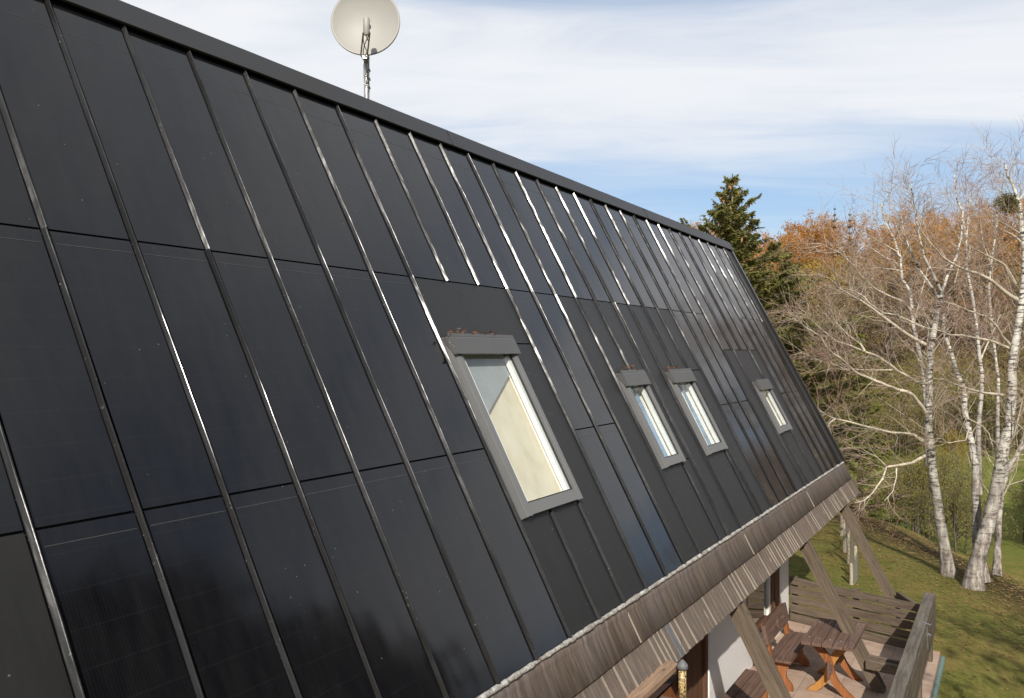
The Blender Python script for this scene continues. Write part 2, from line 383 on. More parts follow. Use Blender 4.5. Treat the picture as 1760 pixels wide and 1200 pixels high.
M = {}
M['solar'] = mat('solar_glass', m_solar); M['sheet'] = mat('black_sheet', m_sheet); M['rib'] = mat('black_rib', m_rib)
M['cap'] = mat('black_cap', m_plain((0.020, 0.0195, 0.020), 0.45, 0, 0.2, 3, 0.45, 0.06))
M['underlay'] = mat('underlay', m_plain((0.008, 0.008, 0.008), 0.8))
M['hair'] = mat('pale_sheet_edge', m_plain((0.045, 0.043, 0.041), 0.4))
M['joint_lit_edge'] = mat('pale_joint_lit_edge', m_plain((0.27, 0.225, 0.18), 0.7)); M['fascia'] = mat('weathered_fascia', m_fascia); M['shingle'] = mat('weathered_shingle', m_shingle)
M['lead'] = mat('lead_grey', m_plain((0.13, 0.13, 0.135), 0.6)); M['foam'] = mat('crumbly_edge', m_foam)
M['frame'] = mat('skylight_grey', m_plain((0.150, 0.150, 0.148), 0.40, 0.0, 0.08, 3, 0.5, 0.015))
M['hood'] = mat('skylight_hood', m_plain((0.078, 0.076, 0.073), 0.40, 0.0, 0.10, 3, 0.5, 0.015))
M['white'] = mat('white_lining', m_plain((0.80, 0.79, 0.76), 0.5, 0, 0.04, 3, 0.4, 0.03))
M['shadesheet'] = mat('shade_sheet', m_plain((0.30, 0.315, 0.32), 0.8, 0, 0.10, 6))
M['skyreflect'] = mat('sky_reflection_blue', m_plain((0.22, 0.33, 0.48), 0.3, 0, 0.15, 5)); M['gasket'] = mat('black_gasket', m_plain((0.015, 0.015, 0.015), 0.6)); M['cream'] = mat('reflection_cream', m_plain((0.74, 0.72, 0.66), 0.8, 0, 0.08, 5))
M['board'] = mat('pine_board', m_board); M['glass'] = mat('window_glass', m_glass); M['dglass'] = mat('dark_glass', m_darkglass)
BW = ((0.060, 0.043, 0.029), (0.125, 0.092, 0.062), (0.19, 0.148, 0.105))
M['beam'] = mat('beam_wood', m_wood(*BW, DN)); M['wood_y'] = mat('rail_wood_y', m_wood((0.05, 0.04, 0.03), (0.115, 0.09, 0.066), (0.20, 0.165, 0.125), (0, 1, 0)))
M['railtop'] = mat('rail_top_wood', m_wood((0.050, 0.042, 0.034), (0.118, 0.099, 0.078), (0.215, 0.19, 0.155), (0, 1, 0)))
M['wood_x'] = mat('slat_wood_x', m_wood((0.058, 0.042, 0.029), (0.125, 0.093, 0.066), (0.20, 0.155, 0.115), (1, -0.4, 0)))
M['wood_z'] = mat('post_wood_z', m_wood((0.06, 0.045, 0.03), (0.12, 0.09, 0.065), (0.19, 0.15, 0.11), (0, 0, 1)))
M['stake'] = mat('stake_wood', m_wood((0.20, 0.16, 0.11), (0.37, 0.31, 0.23), (0.52, 0.46, 0.36), (0, 0, 1)))
M['door'] = mat('door_wood', m_wood((0.055, 0.026, 0.014), (0.12, 0.058, 0.030), (0.18, 0.09, 0.05), (0, 0, 1)))
M['plank'] = mat('table_plank', m_wood((0.075, 0.042, 0.030), (0.145, 0.085, 0.062), (0.21, 0.14, 0.11), (0, 1, 0), 0.6))
M['orange'] = mat('orange_wood', m_wood((0.15, 0.050, 0.017), (0.27, 0.095, 0.032), (0.36, 0.15, 0.058), (0, 0, 1), 0.45))
M['honey'] = mat('honey_wood', m_wood((0.26, 0.10, 0.02), (0.42, 0.19, 0.05), (0.5, 0.26, 0.08), (0, 0, 1), 0.5))
M['tile'] = mat('terrace_tile', m_tile); M['plaster'] = mat('white_plaster', m_plaster)
M['copper'] = mat('green_gutter', m_plain((0.13, 0.20, 0.175), 0.55, 0.2, 0.3, 9)); M['slate'] = mat('grey_slate', m_plain((0.10, 0.098, 0.10), 0.6, 0, 0.35, 7, 0.5, 0.4))
M['dish'] = mat('dish_paint', m_plain((0.325, 0.312, 0.285), 0.5, 0, 0.07, 2.5, 0.4, 0.03)); M['galv'] = mat('galvanised', m_plain((0.50, 0.48, 0.45), 0.35, 0.75, 0.3, 20))
M['greyplastic'] = mat('grey_plastic', m_plain((0.34, 0.32, 0.29), 0.5)); M['cable'] = mat('black_cable', m_plain((0.05, 0.045, 0.04), 0.5)); M['cablew'] = mat('white_cable', m_plain((0.62, 0.6, 0.55), 0.5))
M['seed'] = mat('bird_seed', m_seed); M['steel'] = mat('bright_steel', m_plain((0.55, 0.56, 0.58), 0.25, 0.9, 0.1, 12))
M['ground'] = mat('lawn_ground', m_ground); M['birch'] = mat('birch_bark', m_bark_birch)
M['limb'] = mat('birch_limb', m_plain((0.56, 0.49, 0.385), 0.8, 0, 0.35, 3.0, 0.2)); M['twig'] = mat('red_twig', m_leafy([(0.42, 0.34, 0.26), (0.36, 0.25, 0.19), (0.29, 0.165, 0.13)], 0.6, 0.8, 3, 0.0))
M['bark'] = mat('brown_bark', m_plain((0.10, 0.078, 0.055), 0.9, 0, 0.4, 5)); M['barkl'] = mat('spruce_bark', m_plain((0.20, 0.15, 0.11), 0.9, 0, 0.4, 5))
M['leafdry'] = mat('dry_leaf', m_leafy([(0.075, 0.032, 0.016), (0.16, 0.075, 0.038), (0.24, 0.135, 0.065)], 3, 0.7, 40, 0.2))
M['leafy_lawn'] = mat('lawn_leaf', m_leafy([(0.10, 0.06, 0.025), (0.26, 0.17, 0.06), (0.42, 0.33, 0.12)], 3, 0.7, 30, 0.2))

# ------------------------------------------------------------------ THE SETTING: ground
def sm(x): x = np.clip(x, 0, 1); return x * x * (3 - 2 * x)
def ground_h(x, y):
    x = np.asarray(x, float); y = np.asarray(y, float)
    s = x * FW[0] + y * FW[1]; r = x * RT[0] + y * RT[1]; D = np.hypot(x, y)
    h = -0.10 - 0.42 * sm((x + 0.85) / 1.6) * sm((17.5 - y) / 3) - 0.55 * sm((r - 6.5) / 4.5)
    e = np.maximum(r - 10.9, (s - 29) * 0.8)
    h = h - 2.3 * sm(e / 7.0)
    h = h + 0.06 * np.sin(x * 0.9 + 0.4) * np.sin(y * 0.7) * sm((D - 14) / 10)
    hill = 0.225 * np.maximum(0, D - 72); hill = 26 * (1 - np.exp(-hill / 26))
    h = h + hill * (1 + 0.12 * np.sin(np.arctan2(x, y) * 7.0 + 1.0))
    return h
def build_ground():
    rad = np.concatenate([np.linspace(0, 12, 10), np.linspace(12.6, 40, 90), np.linspace(41, 120, 60), np.geomspace(124, 1800, 26)])
    A = 300; an = np.linspace(0, 2 * np.pi, A, endpoint=False)
    rr, aa = np.meshgrid(rad[1:], an, indexing='ij'); x = rr * np.sin(aa); y = rr * np.cos(aa)
    z_ = ground_h(x, y); v = np.stack([x, y, z_], -1).reshape(-1, 3); v = np.vstack([v, [[0, 0, float(ground_h(0, 0))]]])
    nr = len(rad) - 1; i = np.arange(nr - 1)[:, None] * A; j = np.arange(A)[None, :]; j2 = (j + 1) % A
    f = np.stack([i + j, i + A + j, i + A + j2, i + j2], -1).reshape(-1, 4)
    c = len(v) - 1; f0 = np.array([[c, q, (q + 1) % A, c] for q in range(A)])
    o = raw_mesh('ground', v, f, M['ground'], smooth=True)
    bm_fan = o.data
    s = v[:, 0] * FW[0] + v[:, 1] * FW[1]; r = v[:, 0] * RT[0] + v[:, 1] * RT[1]; D = np.hypot(v[:, 0], v[:, 1])
    e = np.maximum(r - 10.9, (s - 29) * 0.8)
    lit = sm(1 - np.abs(e - 0.5) / 1.7) * (s > 14)
    a = o.data.attributes.new('litter', 'FLOAT', 'POINT'); a.data.foreach_set('value', lit.astype(np.float32))
    a = o.data.attributes.new('wood', 'FLOAT', 'POINT'); a.data.foreach_set('value', sm((D - 73) / 5).astype(np.float32))
    a = o.data.attributes.new('meadow', 'FLOAT', 'POINT'); a.data.foreach_set('value', (sm((D - 34) / 8)).astype(np.float32))
    o['kind'] = 'structure'
    return o
build_ground()

# terrace floor
m = MB(); zt = CZ - 9.0 * U
m.prism([P(-9, 4, -9.0), P(-1.86, 4, -9.0), P(-1.86, 30.0, -9.0), P(-6.55, 31.05, -9.0), P(-9, 31.05, -9.0)], (0, 0, -0.28))
tag(m.build('terrace_floor', M['tile'], loc=P(-5, 20, -9)), kind='structure')

# ------------------------------------------------------------------ THE HOUSE
HB = P(-9.75, 14, -9.2)
house = empty('a_frame_house', HB, 'steep roofed house clad in black solar panels with four skylights', 'house')
KL, KR = -6.0, 29.6
VR, VE = -3.50, 5.8
def kk(i): return i if i <= 17 else i + (i - 17) * 0.035
SKY = [(6.08, 8.04, 1.10, 4.05), (12.10, 13.42, 1.85, 4.00), (15.06, 16.66, 1.87, 4.03), (22.50, 24.02, 2.36, 4.10)]

# dark deck under the sheets, open where the skylights sit
def deck():
    m = MB(); H = [(a + 0.1, b - 0.1, c + 0.12, d - 0.1) for a, b, c, d in SKY]
    ks = sorted({KL, KR} | {h[0] for h in H} | {h[1] for h in H}); vs_ = sorted({VR, VE} | {h[2] for h in H} | {h[3] for h in H})
    for a, b in zip(ks, ks[1:]):
        run = None
        for c, d in zip(vs_, vs_[1:]):
            mk, mv = (a + b) / 2, (c + d) / 2
            hole = any(h[0] < mk < h[1] and h[2] < mv < h[3] for h in H)
            if hole:
                if run: m.rbox(a, b, run[0], run[1], -0.24, -0.05); run = None
            else: run = (run[0] if run else c, d)
        if run: m.rbox(a, b, run[0], run[1], -0.24, -0.05)
    return m.build('roof_deck', M['underlay'], house)
deck()
# the far slope of the roof and the gables
XR = RP(0, -3.57, 0.075)[0]
m = MB(); a0, a1 = RP(KL, -3.34, -0.05), RP(KR, -3.34, -0.05); b0, b1 = RP(KL, 7.0, -0.06), RP(KR, 7.0, -0.06)
mir = lambda p: np.array([2 * XR - p[0], p[1], p[2]])
nv = np.array([-math.sin(TH), 0, math.cos(TH)]) * -0.03
m.prism([mir(a0), mir(b0), mir(b1), mir(a1)], nv)
m.build('rear_roof_slope', M['sheet'], house)
for kname, yk in (('gable_wall', 30.8), ('gable_wall', -0.4)):
    m = MB(); yy_ = yk * U
    zb = CZ - 9.1 * U; zt_ = RP(0, VR, -0.6)[2]
    xw = -6.56 * U; ztw = CZ + (O_[2] + 0 - math.tan(TH) * (-6.56 - O_[0])) * U - 0.75 * U
    m.prism([(xw, yy_ - 0.2, zb), (xw, yy_ - 0.2, ztw), (XR, yy_ - 0.2, zt_), (2 * XR - xw, yy_ - 0.2, ztw), (2 * XR - xw, yy_ - 0.2, zb)], (0, 0.19, 0))
    m.build(kname, M['plaster'], house)

# panels: each sheet one mesh, 3 mm joints
def panel(k0, k1, v0, v1, kind):
    m = MB(); gk, gv = 0.05, 0.012
    k0, k1, v0, v1 = k0 + gk, k1 - gk, v0 + gv, v1 - gv
    if kind == 'solar':
        m.rbox(k0, k1, v0, v1, -0.045, -0.008, 0)
        if v0 > -2.0 and v1 - v0 > 1.0: m.rbox(k0 + 0.02, k1 - 0.02, v0 + 0.138, v0 + 0.146, -0.0075, -0.005, 1)
        if v0 < -3: m.rbox(k0 + 0.02, k1 - 0.02, -2.775, -2.768, -0.0075, -0.0055, 1)
        return m.build('solar_panel', [M['solar'], M['hair']], house)
    m.rbox(k0, k1, v0, v1, -0.045, -0.010, 0)
    return m.build('metal_sheet', M['sheet'], house)
K = [kk(i) for i in range(-6, 29)] ; KI = {i: kk(i) for i in range(-6, 30)}
SM1, SM2 = 0.0, 2.9
for i in range(-6, 28):
    a, b = KI[i], KI[i + 1]
    if i < 21: panel(a, b, -3.36, SM1, 'solar')
    elif i < 25: panel(a, b, -3.36, 1.2, 'solar')
    else: panel(a, b, -3.36, -0.06, 'solar')
for i in range(-6, 6):
    a, b = KI[i], KI[i + 1]
    panel(a, b, SM1, SM2, 'solar'); panel(a, b, SM2, VE, 'sheet' if i < -1 else 'solar')
for i in (9, 10):
    panel(KI[i], KI[i + 1], SM1, 2.86, 'solar'); panel(KI[i], KI[i + 1], 2.86, VE, 'solar')
for i in (18, 19, 20):
    a, b = (18.1 if i == 18 else KI[i]), KI[i + 1]
    panel(a, b, SM1, 2.88, 'solar'); panel(a, b, 2.88, VE, 'solar')
for i in (25, 26, 27):
    panel(KI[i], KI[i + 1], -0.06, 2.85, 'solar'); panel(KI[i], KI[i + 1], 2.85, VE, 'solar')
# plain sheets round the skylights
s1, s2, s3, s4 = SKY
def sheets(lst):
    for q in lst: panel(*q, 'sheet')
sheets([(6, 9, 0, 1.14), (8.0, 9, 1.14, VE), (6, 7, 4.0, VE), (7, 8.0, 4.0, VE)])
sheets([(11, 12, 0, VE), (12, 13, 0, 1.9), (13, 14.05, 0, 1.9), (13.38, 14.05, 1.9, 3.95), (12, 13.4, 3.95, VE), (13.4, 14.05, 3.95, VE)])
sheets([(14.05, 15, 0, VE), (15, 16, 0, 1.9), (16, 17.05, 0, 1.9), (16.62, 17.05, 1.9, 3.98), (15, 16.6, 3.98, VE), (16.6, 17.05, 3.98, VE), (17.05, 18.1, 0, 1.82), (17.05, 18.1, 1.82, VE)])
sheets([(KI[21], 22.3, 1.2, VE), (22.3, 24.2, 1.2, 2.42), (23.98, 24.2, 2.42, 4.05), (22.3, 22.95, 4.05, VE), (22.95, 24.2, 4.05, VE), (24.2, KI[25], 1.2, VE)])
sheets([(KI[28], 29.5, -3.36, VE)])

# standing ribs: trapezoid profile with rounded shoulders
PROF = [(-0.036, -0.012), (-0.033, -0.004), (-0.013, 0.031), (-0.009, 0.036), (-0.002, 0.037), (0.003, 0.034), (0.008, 0.019), (0.020, 0.003), (0.024, -0.012)]
def rib(k, v0, v1):
    m = MB(); n = max(2, int((v1 - v0) / 0.30)); ph = rng.uniform(0, 9); vs = []; lean = rng.uniform(-0.007, 0.008)
    for i in range(n + 1):
        v = v0 + (v1 - v0) * i / n; dk = 0.004 * math.sin(v * 2.1 + ph) + rng.uniform(-0.002, 0.002); ln = lean + 0.004 * math.sin(v * 1.7 + ph * 2) + rng.uniform(-0.0012, 0.0012)
        vs += [RP(k + dk + x + ln * max(0, o) / 0.040, v, o) for x, o in PROF]
    c = len(PROF)
    fs = [(i * c + j, (i + 1) * c + j, (i + 1) * c + j + 1, i * c + j + 1) for i in range(n) for j in range(c - 1)]
    m.add(vs, fs, 0, False); m.add(vs[-c:], [tuple(range(c - 1, -1, -1))]); m.add(vs[:c], [tuple(range(c))])
    return m.build('standing_seam', M['rib'], house)
for i in range(-5, 29):
    k = KI[i]
    if i in (7, 8): rib(k, -3.36, 0.0); rib(k, s1[3] + 0.03, VE)
    elif i == 13: rib(k, -3.36, s2[2] + 0.0)
    elif i == 16: rib(k, -3.36, s3[2] + 0.0)
    elif i == 23 or i == 22: rib(k, -3.36, 1.2)
    elif i == 24: rib(k, -3.36, 1.2)
    else:
        rib(k, -3.36, 0.0 if i < 21 else (1.2 if i < 25 else 0.0)); rib(k, 0.0 if i < 21 else (1.2 if i < 25 else 0.0), VE)
for k, v0, v1 in ((13.43, 4.02, VE), (14.08, 0.0, VE), (16.66, 4.05, VE), (22.30, 1.2, VE), (22.9, 4.12, VE), (24.2, 1.2, VE)): rib(k, v0, v1)

# ridge cap, verge trim
m = MB(); prof = [(-3.20, 0.035), (-3.195, 0.055), (-3.205, 0.075), (-3.569, 0.075)]
ks_ = np.linspace(KL, KR + 0.12, 50); vs = []
for q, k in enumerate(ks_):
    w = 0.004 * math.sin(q * 1.7)
    vs += [RP(k, v + w, o) for v, o in prof] + [mir(RP(k, v, o)) for v, o in prof[::-1]]
c = 8
m.add(vs, [(i * c + j, i * c + j + 1, (i + 1) * c + j + 1, (i + 1) * c + j) for i in range(len(ks_) - 1) for j in range(c - 1)], 0, False)
m.add(vs[:c], [tuple(range(c))]); m.add(vs[-c:], [tuple(range(c - 1, -1, -1))])
m.build('ridge_cap', M['cap'], house)
for kq in (-1.4, 9.4, 20.2):
    m = MB(); m.rbox(kq, kq + 0.05, -3.56, -3.20, 0.06, 0.083); m.build('cap_joint', M['cap'], house)
m = MB(); m.rbox(29.42, 29.60, -3.4, VE + 0.03, -0.30, 0.055); m.rbox(28.62, 28.68, -3.36, VE, -0.012, 0.03)
m.build('verge_trim', M['rib'], house)
# crumbly eave edge, fascia and shingle band (the old roof skin showing below the sheets)
m = MB(); n = 620; vs = []; c = 7
for i in range(n + 1):
    k = KL + (KR - KL) * i / n
    bump = 0.012 * (0.5 + 0.5 * math.sin(k * 17.0 + 2 * math.sin(k * 3.1))) + 0.016 * (0.5 + 0.5 * math.sin(k * 2.3 + math.sin(k * 0.9))) + rng.uniform(0, 0.030)
    for j in range(c):
        a = math.pi * (j / (c - 1)); r = 0.030 + bump * (0.35 + 0.65 * math.sin(a))
        vs.append(RP(k, VE + 0.030 - math.cos(a) * r * 0.85, -0.075 + math.sin(a) * r * 1.0 + 0.03))
m.add(vs, [(i * c + j, (i + 1) * c + j, (i + 1) * c + j + 1, i * c + j + 1) for i in range(n) for j in range(c - 1)], 0, True)
m.build('eave_edge', M['foam'], house)
m = MB(); vs = []; prof = [(5.83, -0.10), (5.86, -0.050), (5.91, -0.040), (5.97, -0.050), (6.00, -0.066), (6.47, -0.078), (6.475, -0.14)]
ks_ = np.linspace(KL, KR, 140); c = len(prof)
for k in ks_:
    w = 0.004 * math.sin(k * 1.3) + 0.003 * math.sin(k * 4.1)
    vs += [RP(k, v + w * (1 if q < 5 else 0.7), o + w * 0.4) for q, (v, o) in enumerate(prof)]
m.add(vs, [(i * c + j, (i + 1) * c + j, (i + 1) * c + j + 1, i * c + j + 1) for i in range(len(ks_) - 1) for j in range(c - 1)], 0, True)
m.add(vs[-c:], [tuple(range(c))])
m.rbox(KL, KR, 5.9, 6.5, -0.30, -0.15)
m.build('fascia', M['fascia'], house)
m = MB()
for k in (8.06, 15.2, 22.4): m.rbox(k, k + 0.014, 5.93, 6.46, -0.07, -0.050 + 0.004)
m.build('fascia_joint_strip', M['joint_lit_edge'], house)
m = MB(); k = KL; q = 0
while k < KR:
    w = rng.uniform(0.17, 0.25); e = min(k + w, KR); jit = rng.uniform(-0.009, 0.009); lift = rng.uniform(0, 0.022)
    mi = 1 if abs(k - 9.2) < 0.12 else 0
    p8 = [RP(k, 6.44, -0.17), RP(k, 7.07 + jit, -0.16), RP(e - 0.022, 7.07 + jit, -0.16), RP(e - 0.022, 6.44, -0.17),
          RP(k, 6.44, -0.125), RP(k, 7.07 + jit, -0.095 + lift), RP(e - 0.022, 7.07 + jit, -0.108 + lift * 0.6), RP(e - 0.022, 6.44, -0.135)]
    m.box8(p8, mi)
    if rng.random() < 0.4: m.box8([p + EY * 0.0 for p in (RP(k - 0.002, 6.45, -0.15), RP(k - 0.002, 7.07 + jit, -0.14), RP(k + 0.0045, 7.07 + jit, -0.14), RP(k + 0.0045, 6.45, -0.15), RP(k - 0.002, 6.45, -0.121), RP(k - 0.002, 7.06 + jit, -0.088 + lift), RP(k + 0.0045, 7.06 + jit, -0.088 + lift), RP(k + 0.0045, 6.45, -0.121))], 3)  # pale slivers paint the sunlit edges of the shingles
    k = e; q += 1
m.rbox(KL, KR, 6.5, 7.02, -0.28, -0.175, 2)
m.build('shingle_band', [M['shingle'], M['lead'], M['underlay'], M['joint_lit_edge']], house)
m = MB(); m.rbox(29.6, 29.7, 5.85, 7.1, -0.35, -0.06); m.build('barge_board', M['beam'], house)

# skylights
def skylight(k0, k1, v0, v1, style):
    base = RP((k0 + k1) / 2, v1, 0)
    e = bpy.data.objects.new('skylight', None); col.objects.link(e); e.parent = house
    e.location = tuple(np.array(base) - HB); e['_base'] = tuple(map(float, base)); e.empty_display_size = 0.2
    h = 0.115; w = 0.15; vt = v0 + 0.31; vb = v1 - 0.20
    m = MB()
    # side rails: a low outer flashing and the raised sash
    for a, b, c_, d_ in ((k0, k0 + 0.05, 0.02, h - 0.045), (k0 + 0.05, k0 + w, 0.0, h), (k0 + w, k0 + w + 0.055, 0.0, h - 0.022),
                         (k1 - 0.05, k1, 0.02, h - 0.045), (k1 - w, k1 - 0.05, 0.0, h), (k1 - w - 0.055, k1 - w, 0.0, h - 0.022)):
        m.rbox(a, b, v0 + 0.05, v1, c_ - 0.06, d_)
    m.rbox(k0 + w + 0.055, k1 - w - 0.055, v1 - 0.135, v1 - 0.012, -0.05, h - 0.008)
    m.rbox(k0 + w + 0.055, k1 - w - 0.055, v1 - 0.20, v1 - 0.135, -0.05, h - 0.035)
    m.rbox(k0 - 0.01, k1 + 0.01, v0 - 0.02, v0 + 0.10, -0.05, 0.03)
    m.build('frame', M['frame'], e)
    m = MB(); m.prism([RP(k0 - 0.015, v0, 0.0), RP(k0 - 0.015, v0 + 0.31, 0.10), RP(k0 - 0.015, v0 + 0.325, h + 0.045), RP(k0 - 0.015, v0 + 0.05, h + 0.045), RP(k0 - 0.015, v0, h + 0.02)], (0, (k1 - k0 + 0.03) * U, 0))
    m.rbox(k0 - 0.03, k1 + 0.03, v0 - 0.035, v0 + 0.02, h + 0.021, h + 0.034)
    m.build('hood', M['hood'], e)
    g0, g1 = k0 + w + 0.05, k1 - w - 0.05
    m = MB(); m.add([RP(g0, vt - 0.05, h - 0.05), RP(g0, vb + 0.02, h - 0.05), RP(g1, vb + 0.02, h - 0.05), RP(g1, vt - 0.05, h - 0.05)], [(0, 1, 2, 3)])
    m.build('pane', M['glass'], e)
    m = MB()
    for a, b in ((g0 - 0.002, g0 + 0.014), (g1 - 0.014, g1 + 0.002)): m.rbox(a, b, vt - 0.05, vb, h - 0.06, h - 0.03)
    m.rbox(g0 + 0.014, g1 - 0.014, vb - 0.012, vb + 0.002, h - 0.06, h - 0.03)
    m.build('gasket', M['gasket'], e)
    # white reveal boards inside
    dp = -0.34
    m = MB()
    m.rbox(g0 - 0.05, g0, vt - 0.1, vb + 0.05, dp, h - 0.06); m.rbox(g1, g1 + 0.05, vt - 0.1, vb + 0.05, dp, h - 0.06)
    m.rbox(g0, g1, vb + 0.02, vb + 0.07, dp, h - 0.07); m.rbox(g0, g1, vt - 0.12, vt - 0.07, dp, h - 0.07)
    m.rbox(g0, g0 + 0.12, vt, vb, -0.035, h - 0.075); m.rbox(g1 - 0.09, g1, vt, vb, -0.035, h - 0.075)
    m.build('reveal', M['white'], e)
    if style == 'board':
        m = MB(); m.rbox(g0, g1, vt - 0.1, vb + 0.02, -0.16, -0.12); m.build('plywood_board', M['board'], e)
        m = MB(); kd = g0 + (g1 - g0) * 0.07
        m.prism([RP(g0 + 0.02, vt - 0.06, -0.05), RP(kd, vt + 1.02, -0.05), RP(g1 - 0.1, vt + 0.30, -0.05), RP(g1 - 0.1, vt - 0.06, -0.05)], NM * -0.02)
        m.build('shade_sheet', M['shadesheet'], e)  # grey sheet cut to the shape of the diagonal shadow on the board
    elif style == 'reflection_folds':
        m = MB(); n = 60; vs = []
        for i in range(n + 1):
            t = i / n; kq = g0 + (g1 - g0) * t; o_ = -0.15 + 0.045 * math.sin(t * 34 + 1.2 * math.sin(t * 9))
            vs += [RP(kq, vt - 0.1, o_), RP(kq, vb + 0.02, o_ * 1.0 - 0.01)]
        m.add(vs, [(2 * i, 2 * i + 1, 2 * i + 3, 2 * i + 2) for i in range(n)], 0, True)
        m.build('reflection_folds', M['cream'], e)  # folded sheet added to imitate the striped reflections in the pane
        m = MB(); kc = g0 + (g1 - g0) * 0.60; m.rbox(kc, kc + 0.11, vt - 0.1, vb + 0.02, -0.10, -0.06); m.build('sky_reflection_strip', M['skyreflect'], e)  # blue strip stands in for sky reflected on the lining
    else:
        m = MB(); m.rbox(g0, g1, vt - 0.1, vb + 0.02, -0.30, -0.26); m.build('plywood_board', M['board'], e)
    return e
for q, st in zip(SKY, ('board', 'reflection_folds', 'reflection_folds', 'plain')): skylight(*q, st)

# wall under the overhang, with its openings
XW = -6.5 * U
m = MB(); zb, zt2 = CZ - 9.0 * U + 0.003, CZ - 3.2 * U
def wallbox(mb, y0, y1, z0, z1, x0=XW - 0.18, x1=XW, mi=0): mb.box((x0, y0 * U, z0), (x1, y1 * U, z1), mi)
DH = CZ - 4.3 * U
for y0, y1 in ((-0.4, 16.2), (21.75, 25.3), (29.55, 30.80)): wallbox(m, y0, y1, zb, zt2)
wallbox(m, 16.2, 21.75, DH, zt2); wallbox(m, 25.3, 29.55, DH, zt2); wallbox(m, 25.3, 29.55, zb, zb + 0.35)
m.build('wall', M['plaster'], house)
m = MB(); m.rbox(KL, KR - 0.2, 4.8, 5.8, -1.6, -1.55); m.build('soffit', M['wood_y'], house)
# terrace door
m = MB(); y0, y1 = 16.2, 21.75
for a, b in ((y0, y0 + 0.28), (y1 - 0.2, y1), (20.05, 20.5), (20.5, 20.62)): wallbox(m, a, b, zb, DH, XW - 0.12, XW - 0.02 if a != 20.5 else XW - 0.05)
wallbox(m, y0 + 0.28, 20.05, DH - 0.12, DH, XW - 0.12, XW - 0.02); wallbox(m, y0 + 0.28, 20.05, zb, zb + 0.12, XW - 0.12, XW - 0.02)
door = m.build('door', M['door'], house)
m = MB(); wallbox(m, 20.62, y1 - 0.2, zb, DH, XW - 0.10, XW - 0.06); m.build('door_leaf', M['door'], door)
m = MB(); wallbox(m, y0 + 0.28, 20.05, zb + 0.12, DH - 0.12, XW - 0.10, XW - 0.08); m.build('pane', M['dglass'], door)
m = MB(); m.beam(P(-6.47, 20.9, -6.95), P(-6.47, 20.9, -6.65), 0.03, 0.03); m.build('handle', M['steel'], door)
# large window beside it
m = MB(); y0, y1 = 25.3, 29.55; wz = zb + 0.35
for a, b in ((y0, y0 + 0.25), (28.45, 28.8), (28.95, y1)): wallbox(m, a, b, wz, DH, XW - 0.12, XW - 0.015)
wallbox(m, y0 + 0.25, 28.45, wz, wz + 0.10, XW - 0.12, XW - 0.015); wallbox(m, y0 + 0.25, 28.45, DH - 0.1, DH, XW - 0.12, XW - 0.015)
win = m.build('window', M['door'], house)
m = MB(); wallbox(m, 28.25, 28.45, wz + 0.1, DH - 0.1, XW - 0.11, XW - 0.03); wallbox(m, 28.8, 28.95, wz, DH, XW - 0.12, XW - 0.05); m.build('sash', M['white'], win)
m = MB(); wallbox(m, y0 + 0.25, 28.25, wz + 0.1, DH - 0.1, XW - 0.10, XW - 0.07); m.build('pane', M['dglass'], win)

# rafters running on past the eave down to the terrace
def rafter(k):
    m = MB(); o0, o1 = -0.46, -0.20
    a, b = k - 0.17, k + 0.17
    vb0 = 11.45
    q = lambda v, o: [RP(a, v, o), RP(b, v, o)]
    zf = CZ - 8.99 * U
    def foot(o): return (zf - RP(0, 0, o)[2]) / (DN[2] * U)
    f1, f0 = foot(o1), foot(o0)
    t, bt = q(6.3, o1), q(f1, o1); ti, bi = q(6.3, o0), q(f0, o0)
    m.box8([ti[0], bi[0], bi[1], ti[1], t[0], bt[0], bt[1], t[1]])
    # shallow groove strip along the outer face
    m.box8([RP(b - 0.10, 6.3, o1), RP(b - 0.10, f1 - 0.05, o1), RP(b + 0.012, f1 - 0.05, o1), RP(b + 0.012, 6.3, o1),
            RP(b - 0.10, 6.3, o1 + 0.03), RP(b - 0.10, f1 - 0.05, o1 + 0.03), RP(b + 0.012, f1 - 0.05, o1 + 0.03), RP(b + 0.012, 6.3, o1 + 0.03)])
    return m.build('rafter', M['beam'], house)
for k in (-0.9, 6.1, 13.35, 20.45, 27.15): rafter(k)
m = MB(); m.beam(P(-3.35, 25.5, -8.25), P(-2.2, 25.3, -8.25), 0.10, 0.13, bev=0.2); m.beam(P(-3.35, 25.85, -8.22), P(-2.2, 25.65, -8.22), 0.05, 0.11, bev=0.2)
m.build('tie_board', M['wood_x'], house)
m = MB(); m.beam(P(-3.25, 32.2, -8.0), P(-2.2, 29.9, -7.9), 0.07, 0.13, bev=0.2)
m.build('tie_board', M['wood_x'], house)

